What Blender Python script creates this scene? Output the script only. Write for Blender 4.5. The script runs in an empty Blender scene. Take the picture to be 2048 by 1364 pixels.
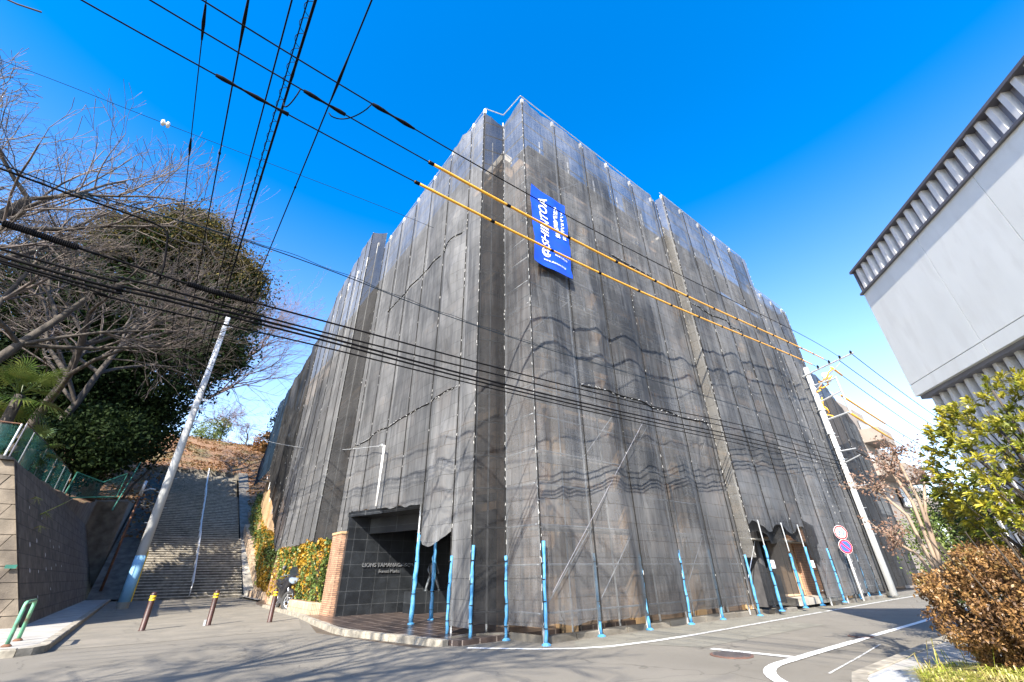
import bpy, math, random
import numpy as np
from mathutils import Matrix, Vector, noise as mnoise
C = bpy.context.scene.collection
R = math.radians

# ------------------------------------------------------------------ camera
cam_d = bpy.data.cameras.new('camera')
cam_d.sensor_width = 36.0
cam_d.lens = 842.0 / 2048 * 36.0
cam_d.clip_start = 0.05
cam_d.clip_end = 2000
cam = bpy.data.objects.new('camera', cam_d)
C.objects.link(cam)
cr = ((0.7904256757, -0.2854854601, -0.5419643007), (-0.6124041184, -0.3881166442, -0.6887137767), (-0.0137275962, 0.8762782221, -0.4816098323))
M = Matrix(cr).to_4x4()
M.translation = Vector((0, 0, 1.35))
cam.matrix_world = M
bpy.context.scene.camera = cam

# ------------------------------------------------------------------ light
SUN_EL, SUN_V = R(36.0), (-0.814, -0.581)
world = bpy.data.worlds.new('World')
bpy.context.scene.world = world
world.use_nodes = True
wn, wl = world.node_tree.nodes, world.node_tree.links
wn.clear()
sky = wn.new('ShaderNodeTexSky')
sky.sky_type = 'NISHITA'
sky.sun_disc = False
sky.sun_elevation = SUN_EL
sky.sun_rotation = math.atan2(SUN_V[0], SUN_V[1])
sky.altitude = 0
sky.air_density = 1.0
sky.dust_density = 0.9
sky.ozone_density = 3.5
hsv = wn.new('ShaderNodeHueSaturation')
hsv.inputs['Hue'].default_value = 0.503
hsv.inputs['Saturation'].default_value = 1.45
hsv.inputs['Value'].default_value = 1.2
bg = wn.new('ShaderNodeBackground')
bg.inputs['Strength'].default_value = 0.13
wo = wn.new('ShaderNodeOutputWorld')
wtc = wn.new('ShaderNodeTexCoord'); wsp = wn.new('ShaderNodeSeparateXYZ'); wmr = wn.new('ShaderNodeMapRange')
wmr.interpolation_type = 'SMOOTHSTEP'
wmr.inputs[1].default_value = 0.0; wmr.inputs[2].default_value = 0.95; wmr.inputs[3].default_value = 0.82; wmr.inputs[4].default_value = 1.55
wl.new(wtc.outputs['Generated'], wsp.inputs[0]); wl.new(wsp.outputs[2], wmr.inputs[0]); wl.new(wmr.outputs[0], hsv.inputs['Saturation'])
wl.new(sky.outputs[0], hsv.inputs['Color'])
wl.new(hsv.outputs[0], bg.inputs['Color'])
wl.new(bg.outputs[0], wo.inputs['Surface'])
sun_d = bpy.data.lights.new('sun', 'SUN')
sun_d.energy = 5.0
sun_d.angle = R(0.5)
sun_d.color = (1.0, 0.92, 0.8)
sun = bpy.data.objects.new('sun', sun_d)
C.objects.link(sun)
sv = Vector((SUN_V[0] * math.cos(SUN_EL), SUN_V[1] * math.cos(SUN_EL), math.sin(SUN_EL)))
sun.rotation_euler = sv.to_track_quat('Z', 'Y').to_euler()
vs = bpy.context.scene.view_settings
vs.view_transform = 'Standard'
vs.look = 'None'
vs.exposure = 1.6
vs.gamma = 1.0
bpy.context.scene.cycles.max_bounces = 6
bpy.context.scene.cycles.transparent_max_bounces = 24

# ------------------------------------------------------------------ materials
MATS = {}
def mat(name, c1, c2=None, scale=4.0, rough=0.8, stretch=(1, 1, 1), bump=0.0, bscale=30.0, metal=0.0, detail=6.0, spec=0.5, ramp=(0.35, 0.65), trans=0.0, c3=None, scale3=0.6):
    m = bpy.data.materials.new(name)
    m.use_nodes = True
    n, l = m.node_tree.nodes, m.node_tree.links
    b = n['Principled BSDF']
    b.inputs['Roughness'].default_value = rough
    b.inputs['Metallic'].default_value = metal
    b.inputs['Specular IOR Level'].default_value = spec
    tc = n.new('ShaderNodeTexCoord')
    mp = n.new('ShaderNodeMapping')
    mp.inputs['Scale'].default_value = stretch
    l.new(tc.outputs['Object'], mp.inputs[0])
    col = None
    if c2 is None:
        c2 = tuple(min(1, v * 0.8) for v in c1)
    nz = n.new('ShaderNodeTexNoise')
    nz.inputs['Scale'].default_value = scale
    nz.inputs['Detail'].default_value = detail
    l.new(mp.outputs[0], nz.inputs[0])
    rp = n.new('ShaderNodeValToRGB')
    rp.color_ramp.elements[0].position = ramp[0]
    rp.color_ramp.elements[1].position = ramp[1]
    rp.color_ramp.elements[0].color = (*c1, 1)
    rp.color_ramp.elements[1].color = (*c2, 1)
    l.new(nz.outputs[0], rp.inputs[0])
    col = rp.outputs[0]
    if c3:
        n3 = n.new('ShaderNodeTexNoise')
        n3.inputs['Scale'].default_value = scale3
        n3.inputs['Detail'].default_value = 5
        l.new(mp.outputs[0], n3.inputs[0])
        r3 = n.new('ShaderNodeValToRGB')
        r3.color_ramp.elements[0].position = 0.5
        r3.color_ramp.elements[1].position = 0.66
        l.new(n3.outputs[0], r3.inputs[0])
        mx = n.new('ShaderNodeMix'); mx.data_type = 'RGBA'
        l.new(r3.outputs[0], mx.inputs[0]); l.new(col, mx.inputs[6])
        mx.inputs[7].default_value = (*c3, 1)
        col = mx.outputs[2]
    l.new(col, b.inputs['Base Color'])
    if bump:
        nb = n.new('ShaderNodeTexNoise')
        nb.inputs['Scale'].default_value = bscale
        nb.inputs['Detail'].default_value = 4
        l.new(mp.outputs[0], nb.inputs[0])
        bp = n.new('ShaderNodeBump')
        bp.inputs['Strength'].default_value = bump
        bp.inputs['Distance'].default_value = 0.02
        l.new(nb.outputs[0], bp.inputs['Height'])
        l.new(bp.outputs[0], b.inputs['Normal'])
    if trans:
        tr = n.new('ShaderNodeBsdfTranslucent')
        l.new(col, tr.inputs[0])
        ms = n.new('ShaderNodeMixShader')
        ms.inputs[0].default_value = trans
        l.new(b.outputs[0], ms.inputs[1]); l.new(tr.outputs[0], ms.inputs[2])
        l.new(ms.outputs[0], n['Material Output'].inputs[0])
    MATS[name] = m
    return m

def brick(name, c1, c2, cm, w, h, mortar=0.006, rough=0.8, axis='xz', bump=0.3, offset=0.5, spec=0.4, var=0.0):
    m = bpy.data.materials.new(name)
    m.use_nodes = True
    n, l = m.node_tree.nodes, m.node_tree.links
    b = n['Principled BSDF']
    b.inputs['Roughness'].default_value = rough
    b.inputs['Specular IOR Level'].default_value = spec
    tc = n.new('ShaderNodeTexCoord')
    sp = n.new('ShaderNodeSeparateXYZ'); cb = n.new('ShaderNodeCombineXYZ')
    l.new(tc.outputs['Object'], sp.inputs[0])
    if axis == 'both':
        ad = n.new('ShaderNodeMath'); ad.operation = 'ADD'
        l.new(sp.outputs[0], ad.inputs[0]); l.new(sp.outputs[1], ad.inputs[1])
        l.new(ad.outputs[0], cb.inputs[0]); l.new(sp.outputs[2], cb.inputs[1])
    else:
        ix = {'x': 0, 'y': 1, 'z': 2}
        l.new(sp.outputs[ix[axis[0]]], cb.inputs[0]); l.new(sp.outputs[ix[axis[1]]], cb.inputs[1])
    bt = n.new('ShaderNodeTexBrick')
    bt.inputs['Scale'].default_value = 1.0
    bt.inputs['Brick Width'].default_value = w
    bt.inputs['Row Height'].default_value = h
    bt.inputs['Mortar Size'].default_value = mortar
    bt.offset = offset
    bt.inputs['Color1'].default_value = (*c1, 1)
    bt.inputs['Color2'].default_value = (*c2, 1)
    bt.inputs['Mortar'].default_value = (*cm, 1)
    l.new(cb.outputs[0], bt.inputs[0])
    nz = n.new('ShaderNodeTexNoise'); nz.inputs['Scale'].default_value = 3; nz.inputs['Detail'].default_value = 8
    l.new(tc.outputs['Object'], nz.inputs[0])
    mr = n.new('ShaderNodeMapRange')
    mr.inputs[1].default_value = 0.3; mr.inputs[2].default_value = 0.7
    mr.inputs[3].default_value = 0.6 - var; mr.inputs[4].default_value = 1.15
    l.new(nz.outputs[0], mr.inputs[0])
    mx = n.new('ShaderNodeMix'); mx.data_type = 'RGBA'; mx.blend_type = 'MULTIPLY'; mx.inputs[0].default_value = 1
    l.new(bt.outputs[0], mx.inputs[6]); l.new(mr.outputs[0], mx.inputs[7])
    l.new(mx.outputs[2], b.inputs['Base Color'])
    bp = n.new('ShaderNodeBump'); bp.inputs['Strength'].default_value = bump; bp.inputs['Distance'].default_value = 0.02
    bp.invert = True
    l.new(bt.outputs[1], bp.inputs['Height'])
    l.new(bp.outputs[0], b.inputs['Normal'])
    MATS[name] = m
    return m

def net_mat(name, ca, cb, t_front, t_graze, seed=0.0):
    m = bpy.data.materials.new(name)
    m.use_nodes = True
    n, l = m.node_tree.nodes, m.node_tree.links
    n.remove(n['Principled BSDF'])
    out = n['Material Output']
    tc = n.new('ShaderNodeTexCoord')
    mp = n.new('ShaderNodeMapping'); mp.inputs['Scale'].default_value = (3.0, 3.0, 0.12); mp.inputs['Location'].default_value = (seed, seed, 0)
    l.new(tc.outputs['Object'], mp.inputs[0])
    nz = n.new('ShaderNodeTexNoise'); nz.inputs['Scale'].default_value = 2.2; nz.inputs['Detail'].default_value = 8; nz.inputs['Roughness'].default_value = 0.7
    l.new(mp.outputs[0], nz.inputs[0])
    n2 = n.new('ShaderNodeTexNoise'); n2.inputs['Scale'].default_value = 0.45; n2.inputs['Detail'].default_value = 6
    l.new(tc.outputs['Object'], n2.inputs[0])
    av = n.new('ShaderNodeMath'); av.operation = 'MULTIPLY_ADD'; av.inputs[1].default_value = 0.5
    l.new(nz.outputs[0], av.inputs[0])
    hf = n.new('ShaderNodeMath'); hf.operation = 'MULTIPLY'; hf.inputs[1].default_value = 0.5
    l.new(n2.outputs[0], hf.inputs[0]); l.new(hf.outputs[0], av.inputs[2])
    # every sheet of cloth has its own age and dust
    sx_ = n.new('ShaderNodeSeparateXYZ'); l.new(tc.outputs['Object'], sx_.inputs[0])
    ad_ = n.new('ShaderNodeMath'); ad_.operation = 'ADD'; l.new(sx_.outputs[0], ad_.inputs[0]); l.new(sx_.outputs[1], ad_.inputs[1])
    cx_ = n.new('ShaderNodeCombineXYZ')
    for k_, src, per in ((0, ad_.outputs[0], 1.83), (1, sx_.outputs[2], 6.45)):
        dv_ = n.new('ShaderNodeMath'); dv_.operation = 'DIVIDE'; dv_.inputs[1].default_value = per; l.new(src, dv_.inputs[0])
        fl_ = n.new('ShaderNodeMath'); fl_.operation = 'FLOOR'; l.new(dv_.outputs[0], fl_.inputs[0]); l.new(fl_.outputs[0], cx_.inputs[k_])
    wn_ = n.new('ShaderNodeTexWhiteNoise'); l.new(cx_.outputs[0], wn_.inputs[0])
    sh_ = n.new('ShaderNodeMath'); sh_.operation = 'MULTIPLY_ADD'; sh_.inputs[1].default_value = 0.2; sh_.inputs[2].default_value = -0.1
    l.new(wn_.outputs[0], sh_.inputs[0])
    av2 = n.new('ShaderNodeMath'); av2.operation = 'ADD'; l.new(av.outputs[0], av2.inputs[0]); l.new(sh_.outputs[0], av2.inputs[1])
    rp = n.new('ShaderNodeValToRGB')
    rp.color_ramp.elements[0].position = 0.36; rp.color_ramp.elements[1].position = 0.64
    rp.color_ramp.elements[0].color = (*ca, 1); rp.color_ramp.elements[1].color = (*cb, 1)
    l.new(av2.outputs[0], rp.inputs[0])
    bt_ = n.new('ShaderNodeTexBrick'); bt_.inputs['Scale'].default_value = 1.0; bt_.inputs['Brick Width'].default_value = 0.61; bt_.inputs['Row Height'].default_value = 0.43
    bt_.offset = 0.37; bt_.inputs['Mortar Size'].default_value = 0.009; bt_.inputs['Mortar Smooth'].default_value = 0.4
    bt_.inputs['Color1'].default_value = (1, 1, 1, 1); bt_.inputs['Color2'].default_value = (0.84, 0.84, 0.84, 1); bt_.inputs['Mortar'].default_value = (0.5, 0.5, 0.5, 1)
    c2_ = n.new('ShaderNodeCombineXYZ'); l.new(ad_.outputs[0], c2_.inputs[0]); l.new(sx_.outputs[2], c2_.inputs[1])
    wv_ = n.new('ShaderNodeVectorMath'); wv_.operation = 'MULTIPLY_ADD'; wv_.inputs[1].default_value = (0.12, 0.12, 0); l.new(n2.outputs['Color'], wv_.inputs[0]); l.new(c2_.outputs[0], wv_.inputs[2])
    l.new(wv_.outputs[0], bt_.inputs[0])
    mb_ = n.new('ShaderNodeMix'); mb_.data_type = 'RGBA'; mb_.blend_type = 'MULTIPLY'; mb_.inputs[0].default_value = 1
    l.new(rp.outputs[0], mb_.inputs[6]); l.new(bt_.outputs[0], mb_.inputs[7])
    # fine weave bump
    wm = n.new('ShaderNodeMapping'); wm.inputs['Scale'].default_value = (14, 14, 1.2)
    l.new(tc.outputs['Object'], wm.inputs[0])
    wz = n.new('ShaderNodeTexNoise'); wz.inputs['Scale'].default_value = 1.0; wz.inputs['Detail'].default_value = 7
    l.new(wm.outputs[0], wz.inputs[0])
    bp = n.new('ShaderNodeBump'); bp.inputs['Strength'].default_value = 0.3; bp.inputs['Distance'].default_value = 0.04
    l.new(wz.outputs[0], bp.inputs['Height'])
    df = n.new('ShaderNodeBsdfPrincipled')
    df.inputs['Roughness'].default_value = 0.7; df.inputs['Specular IOR Level'].default_value = 0.2
    l.new(mb_.outputs[2], df.inputs['Base Color']); l.new(bp.outputs[0], df.inputs['Normal'])
    tr = n.new('ShaderNodeBsdfTranslucent'); l.new(rp.outputs[0], tr.inputs[0])
    m1 = n.new('ShaderNodeMixShader'); m1.inputs[0].default_value = 0.14
    l.new(df.outputs[0], m1.inputs[1]); l.new(tr.outputs[0], m1.inputs[2])
    tp = n.new('ShaderNodeBsdfTransparent')
    lw = n.new('ShaderNodeLayerWeight'); lw.inputs[0].default_value = 0.5
    mr = n.new('ShaderNodeMapRange')
    mr.inputs[1].default_value = 0.0; mr.inputs[2].default_value = 0.95
    mr.inputs[3].default_value = t_front; mr.inputs[4].default_value = t_graze
    l.new(lw.outputs['Facing'], mr.inputs[0])
    # patches where the cloth is doubled or dusty let less through
    n4 = n.new('ShaderNodeTexNoise'); n4.inputs['Scale'].default_value = 1.1; n4.inputs['Detail'].default_value = 9; n4.inputs['Roughness'].default_value = 0.75
    l.new(tc.outputs['Object'], n4.inputs[0])
    r4 = n.new('ShaderNodeMapRange'); r4.inputs[1].default_value = 0.35; r4.inputs[2].default_value = 0.65; r4.inputs[3].default_value = 0.72; r4.inputs[4].default_value = 1.2
    l.new(n4.outputs[0], r4.inputs[0])
    mm = n.new('ShaderNodeMath'); mm.operation = 'MULTIPLY'; mm.use_clamp = True
    tv_ = n.new('ShaderNodeMapRange'); tv_.inputs[3].default_value = 0.6; tv_.inputs[4].default_value = 1.3; l.new(wn_.outputs[0], tv_.inputs[0])
    mt_ = n.new('ShaderNodeMath'); mt_.operation = 'MULTIPLY'; l.new(r4.outputs[0], mt_.inputs[0]); l.new(tv_.outputs[0], mt_.inputs[1])
    l.new(mr.outputs[0], mm.inputs[0]); l.new(mt_.outputs[0], mm.inputs[1])
    m2 = n.new('ShaderNodeMixShader')
    l.new(mm.outputs[0], m2.inputs[0]); l.new(m1.outputs[0], m2.inputs[1]); l.new(tp.outputs[0], m2.inputs[2])
    l.new(m2.outputs[0], out.inputs[0])
    MATS[name] = m
    return m

def leafmat(name, cols, scale=6.0, rough=0.45, trans=0.25, spec=0.4):
    m = bpy.data.materials.new(name)
    m.use_nodes = True
    n, l = m.node_tree.nodes, m.node_tree.links
    b = n['Principled BSDF']; b.inputs['Roughness'].default_value = rough; b.inputs['Specular IOR Level'].default_value = spec
    tc = n.new('ShaderNodeTexCoord')
    vo = n.new('ShaderNodeTexVoronoi'); vo.inputs['Scale'].default_value = scale
    l.new(tc.outputs['Object'], vo.inputs[0])
    nz = n.new('ShaderNodeTexNoise'); nz.inputs['Scale'].default_value = scale * 0.12; nz.inputs['Detail'].default_value = 3
    l.new(tc.outputs['Object'], nz.inputs[0])
    sp = n.new('ShaderNodeSeparateColor'); l.new(vo.outputs['Color'], sp.inputs[0])
    mx = n.new('ShaderNodeMath'); mx.operation = 'MULTIPLY_ADD'; mx.inputs[1].default_value = 0.55
    l.new(sp.outputs[0], mx.inputs[0])
    nh = n.new('ShaderNodeMapRange'); nh.inputs[1].default_value = 0.3; nh.inputs[2].default_value = 0.7; nh.inputs[4].default_value = 0.45
    l.new(nz.outputs[0], nh.inputs[0]); l.new(nh.outputs[0], mx.inputs[2])
    rp = n.new('ShaderNodeValToRGB')
    while len(rp.color_ramp.elements) < len(cols):
        rp.color_ramp.elements.new(0.5)
    for i, c in enumerate(cols):
        rp.color_ramp.elements[i].position = i / max(1, len(cols) - 1)
        rp.color_ramp.elements[i].color = (*c, 1)
    l.new(mx.outputs[0], rp.inputs[0]); l.new(rp.outputs[0], b.inputs['Base Color'])
    tr = n.new('ShaderNodeBsdfTranslucent'); l.new(rp.outputs[0], tr.inputs[0])
    ms = n.new('ShaderNodeMixShader'); ms.inputs[0].default_value = trans
    l.new(b.outputs[0], ms.inputs[1]); l.new(tr.outputs[0], ms.inputs[2])
    l.new(ms.outputs[0], n['Material Output'].inputs[0])
    MATS[name] = m
    return m

mat('asphalt', (0.135, 0.123, 0.1), (0.175, 0.16, 0.132), 0.35, 0.9, bump=0.6, bscale=70, c3=(0.15, 0.137, 0.112), scale3=1.6, detail=12)
def wear(name):
    m = MATS[name]; n, l = m.node_tree.nodes, m.node_tree.links
    b = n['Principled BSDF']; src = b.inputs['Base Color'].links[0].from_socket
    tc = n.new('ShaderNodeTexCoord')
    sp = n.new('ShaderNodeTexNoise'); sp.inputs['Scale'].default_value = 160; sp.inputs['Detail'].default_value = 2
    l.new(tc.outputs['Object'], sp.inputs[0])
    r1 = n.new('ShaderNodeMapRange'); r1.inputs[1].default_value = 0.35; r1.inputs[2].default_value = 0.65; r1.inputs[3].default_value = 0.62; r1.inputs[4].default_value = 1.38
    l.new(sp.outputs[0], r1.inputs[0])
    dn = n.new('ShaderNodeTexNoise'); dn.inputs['Scale'].default_value = 1.3; dn.inputs['Detail'].default_value = 3
    l.new(tc.outputs['Object'], dn.inputs[0])
    ms = n.new('ShaderNodeVectorMath'); ms.operation = 'MULTIPLY_ADD'; ms.inputs[1].default_value = (0.9, 0.9, 0.9)
    l.new(dn.outputs['Color'], ms.inputs[0]); l.new(tc.outputs['Object'], ms.inputs[2])
    vo = n.new('ShaderNodeTexVoronoi'); vo.feature = 'DISTANCE_TO_EDGE'; vo.inputs['Scale'].default_value = 0.33
    l.new(ms.outputs[0], vo.inputs[0])
    r2 = n.new('ShaderNodeMapRange'); r2.inputs[1].default_value = 0.0; r2.inputs[2].default_value = 0.006; r2.inputs[3].default_value = 0.55; r2.inputs[4].default_value = 1.0
    l.new(vo.outputs[0], r2.inputs[0])
    st = n.new('ShaderNodeTexNoise'); st.inputs['Scale'].default_value = 0.8; st.inputs['Detail'].default_value = 9; st.inputs['Roughness'].default_value = 0.7
    l.new(tc.outputs['Object'], st.inputs[0])
    r3 = n.new('ShaderNodeMapRange'); r3.inputs[1].default_value = 0.58; r3.inputs[2].default_value = 0.72; r3.inputs[3].default_value = 1.0; r3.inputs[4].default_value = 0.72
    l.new(st.outputs[0], r3.inputs[0])
    a1 = n.new('ShaderNodeMath'); a1.operation = 'MULTIPLY'; l.new(r1.outputs[0], a1.inputs[0]); l.new(r2.outputs[0], a1.inputs[1])
    a2 = n.new('ShaderNodeMath'); a2.operation = 'MULTIPLY'; l.new(a1.outputs[0], a2.inputs[0]); l.new(r3.outputs[0], a2.inputs[1])
    mx = n.new('ShaderNodeMix'); mx.data_type = 'RGBA'; mx.blend_type = 'MULTIPLY'; mx.inputs[0].default_value = 1
    l.new(src, mx.inputs[6]); l.new(a2.outputs[0], mx.inputs[7]); l.new(mx.outputs[2], b.inputs['Base Color'])
wear('asphalt')
mat('asphalt_old', (0.19, 0.18, 0.145), (0.145, 0.138, 0.112), 2.0, 0.9, bump=0.6, bscale=90)
mat('asphalt_beige', (0.2, 0.18, 0.145), (0.15, 0.138, 0.113), 1.2, 0.9, bump=0.5, bscale=80)
mat('white_paint', (0.72, 0.72, 0.7), (0.3, 0.3, 0.28), 14.0, 0.7, ramp=(0.55, 0.72), detail=12)
mat('worn_paint', (0.55, 0.55, 0.53), (0.2, 0.2, 0.19), 14.0, 0.8, ramp=(0.42, 0.6))
mat('concrete', (0.42, 0.39, 0.34), (0.28, 0.26, 0.22), 3.0, 0.85, bump=0.3, bscale=40, c3=(0.2, 0.185, 0.16), scale3=1.2)
mat('pavement', (0.36, 0.345, 0.315), (0.26, 0.25, 0.23), 2.0, 0.85, bump=0.2, bscale=60)
mat('kerb_stone', (0.33, 0.3, 0.245), (0.17, 0.155, 0.125), 5.0, 0.85, bump=0.4, bscale=30)
mat('dark_concrete', (0.17, 0.155, 0.13), (0.09, 0.08, 0.065), 2.0, 0.9, bump=0.4, bscale=20)
mat('step_concrete', (0.22, 0.195, 0.155), (0.1, 0.09, 0.07), 2.2, 0.9, bump=0.4, bscale=25, c3=(0.075, 0.068, 0.055), scale3=0.9)
mat('step_nosing', (0.5, 0.46, 0.39), (0.3, 0.27, 0.22), 6.0, 0.9)
mat('tan_wall', (0.42, 0.3, 0.19), (0.36, 0.25, 0.155), 2.0, 0.9, bump=0.2, bscale=60)
mat('tan_plaster', (0.42, 0.28, 0.15), (0.34, 0.225, 0.12), 2.0, 0.9, bump=0.2, bscale=60)  # warm tan plaster for bands, caps and piers
brick('tile_wall', (0.34, 0.245, 0.17), (0.28, 0.2, 0.14), (0.22, 0.17, 0.13), 0.24, 0.07, 0.006, axis='both')
brick('tile_orange', (0.45, 0.26, 0.16), (0.36, 0.2, 0.12), (0.17, 0.11, 0.08), 0.24, 0.065, 0.012, axis='both')
brick('planter_brick', (0.55, 0.42, 0.29), (0.48, 0.36, 0.25), (0.3, 0.2, 0.13), 0.06, 0.24, 0.008, axis='both', offset=0.0)
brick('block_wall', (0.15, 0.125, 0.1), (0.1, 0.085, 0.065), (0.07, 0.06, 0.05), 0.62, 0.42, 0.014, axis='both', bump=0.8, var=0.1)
brick('black_stone', (0.022, 0.025, 0.029), (0.013, 0.015, 0.018), (0.07, 0.075, 0.08), 0.5, 0.42, 0.006, rough=0.28, axis='xz', offset=0.0, bump=0.05, spec=0.6)
brick('dark_tile', (0.075, 0.055, 0.048), (0.055, 0.04, 0.036), (0.3, 0.25, 0.21), 0.45, 0.45, 0.012, rough=0.3, axis='xy', offset=0.0, bump=0.1, spec=0.6)
mat('parapet_white', (0.86, 0.8, 0.68), (0.74, 0.68, 0.57), 2.0, 0.8)
mat('dark_glass', (0.02, 0.025, 0.03), (0.035, 0.04, 0.05), 1.0, 0.08, spec=0.8)
mat('galvanised', (0.62, 0.64, 0.65), (0.45, 0.47, 0.48), 8.0, 0.4, metal=0.5)
mat('board', (0.33, 0.31, 0.27), (0.22, 0.2, 0.17), 4.0, 0.8)
mat('blue_sleeve', (0.03, 0.19, 0.4), (0.09, 0.27, 0.44), 7.0, 0.55, bump=0.3, bscale=9)
mat('white_tie', (0.6, 0.6, 0.58), (0.42, 0.42, 0.42), 20.0, 0.6)
mat('dark_rope', (0.01, 0.01, 0.01), (0.02, 0.02, 0.02), 20.0, 0.9, spec=0.1)
mat('pole_concrete', (0.56, 0.57, 0.57), (0.44, 0.45, 0.44), 2.5, 0.75, stretch=(1, 1, 0.4), bump=0.15, bscale=30)
mat('pole_blue_shade', (0.2, 0.42, 0.62), (0.26, 0.5, 0.7), 3.0, 0.6)
mat('yellow_guard', (0.75, 0.5, 0.04), (0.7, 0.4, 0.03), 6.0, 0.5)
mat('wire_yellow', (0.85, 0.42, 0.03), (0.75, 0.34, 0.02), 6.0, 0.45)
mat('wire_black', (0.004, 0.004, 0.005), (0.008, 0.008, 0.009), 6.0, 0.9, spec=0.08)
mat('wire_blue', (0.008, 0.02, 0.035), (0.006, 0.015, 0.025), 6.0, 0.9, spec=0.1)
mat('porcelain', (0.75, 0.74, 0.7), (0.6, 0.6, 0.56), 6.0, 0.25)
mat('grey_cladding', (0.84, 0.845, 0.79), (0.79, 0.795, 0.74), 1.6, 0.75, bump=0.25, bscale=120, stretch=(1.6, 1.6, 0.5), c3=(0.77, 0.77, 0.715), scale3=2.5)
wear('asphalt_old'); wear('asphalt_beige')
mat('white_metal', (0.78, 0.77, 0.74), (0.7, 0.69, 0.66), 3.0, 0.4)
mat('dark_metal', (0.1, 0.1, 0.115), (0.13, 0.13, 0.15), 3.0, 0.5)
mat('mid_metal', (0.2, 0.2, 0.23), (0.24, 0.24, 0.27), 3.0, 0.5)
mat('bollard_brown', (0.05, 0.018, 0.013), (0.028, 0.012, 0.01), 6.0, 0.5, bump=0.2, bscale=30)
mat('yellow_band', (0.9, 0.66, 0.02), (0.8, 0.55, 0.02), 6.0, 0.4)
mat('green_rail', (0.16, 0.42, 0.24), (0.1, 0.3, 0.2), 5.0, 0.5, c3=(0.09, 0.05, 0.03), scale3=4.0)
mat('green_frame', (0.02, 0.14, 0.1), (0.015, 0.1, 0.075), 5.0, 0.5)
mat('rust', (0.16, 0.07, 0.035), (0.08, 0.04, 0.025), 8.0, 0.8)
mat('manhole_iron', (0.16, 0.08, 0.055), (0.09, 0.05, 0.04), 10.0, 0.7)
mat('sign_red', (0.75, 0.02, 0.02), (0.7, 0.02, 0.02), 3.0, 0.4)
mat('sign_white', (0.85, 0.85, 0.85), (0.8, 0.8, 0.8), 3.0, 0.4)
mat('sign_blue', (0.03, 0.09, 0.55), (0.03, 0.08, 0.5), 3.0, 0.4)
mat('banner_blue', (0.008, 0.06, 0.52), (0.006, 0.045, 0.42), 2.0, 0.45)
mat('black_plastic', (0.015, 0.015, 0.018), (0.025, 0.025, 0.028), 5.0, 0.3)
mat('tyre_rubber', (0.03, 0.03, 0.03), (0.045, 0.045, 0.045), 20.0, 0.8)
mat('silver', (0.6, 0.62, 0.65), (0.5, 0.52, 0.55), 5.0, 0.2, metal=0.8)
mat('headlamp_glass', (0.22, 0.27, 0.33), (0.15, 0.2, 0.26), 5.0, 0.08, spec=0.9)
mat('bronze', (0.12, 0.13, 0.14), (0.07, 0.08, 0.09), 8.0, 0.45, metal=0.4)
mat('door_beige', (0.62, 0.43, 0.28), (0.56, 0.39, 0.25), 2.0, 0.5)
mat('pale_wall', (0.24, 0.205, 0.175), (0.2, 0.17, 0.145), 1.0, 0.85)
mat('frame_dark', (0.08, 0.08, 0.085), (0.05, 0.05, 0.055), 5.0, 0.5)
mat('curtain', (0.55, 0.56, 0.55), (0.4, 0.42, 0.42), 3.0, 0.6, stretch=(6, 6, 0.4))
mat('leaf_litter', (0.26, 0.145, 0.075), (0.12, 0.07, 0.04), 7.0, 0.95, bump=1.0, bscale=14, c3=(0.13, 0.11, 0.05), scale3=0.3, detail=10)
mat('soil', (0.1, 0.075, 0.05), (0.06, 0.045, 0.03), 5.0, 0.95, bump=0.6, bscale=20)
mat('bark', (0.07, 0.058, 0.046), (0.03, 0.025, 0.021), 6.0, 0.9, stretch=(1, 1, 0.4), bump=0.5, bscale=20)
mat('twig', (0.13, 0.104, 0.09), (0.026, 0.021, 0.018), 1.6, 0.8)
mat('twig_red', (0.22, 0.15, 0.125), (0.13, 0.085, 0.075), 3.0, 0.8)
mat('pale_bark', (0.3, 0.23, 0.165), (0.18, 0.13, 0.095), 4.0, 0.8, stretch=(1, 1, 0.3))
mat('vine_twig', (0.3, 0.2, 0.11), (0.18, 0.12, 0.06), 3.0, 0.8)
leafmat('leaf_evergreen', [(0.006, 0.016, 0.005), (0.014, 0.028, 0.008), (0.034, 0.05, 0.013)], 1.6, rough=0.75, spec=0.12)
leafmat('leaf_vine', [(0.035, 0.024, 0.013), (0.085, 0.068, 0.022), (0.15, 0.125, 0.035)], 1.6, rough=0.8, spec=0.1)
leafmat('leaf_orange', [(0.22, 0.08, 0.03), (0.26, 0.14, 0.05), (0.1, 0.1, 0.03)], 2.5)
leafmat('leaf_palm', [(0.02, 0.045, 0.01), (0.06, 0.1, 0.02), (0.18, 0.19, 0.05)], 2.0, rough=0.35)
leafmat('leaf_bright', [(0.025, 0.05, 0.008), (0.12, 0.145, 0.014), (0.33, 0.3, 0.03), (0.46, 0.36, 0.06)], 9.0, rough=0.35, trans=0.2)
leafmat('leaf_russet', [(0.03, 0.018, 0.01), (0.12, 0.065, 0.03), (0.34, 0.19, 0.07), (0.1, 0.1, 0.03)], 18.0)
leafmat('leaf_hedge', [(0.02, 0.045, 0.01), (0.11, 0.16, 0.035), (0.28, 0.31, 0.09)], 5.0)
leafmat('leaf_hedge_gold', [(0.2, 0.08, 0.015), (0.42, 0.25, 0.025), (0.26, 0.22, 0.05)], 5.0)
leafmat('leaf_conifer', [(0.015, 0.035, 0.006), (0.05, 0.085, 0.012), (0.13, 0.16, 0.02)], 5.0)
leafmat('grass_blade', [(0.1, 0.16, 0.015), (0.32, 0.36, 0.04), (0.5, 0.42, 0.17), (0.35, 0.26, 0.12)], 22.0)
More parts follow.
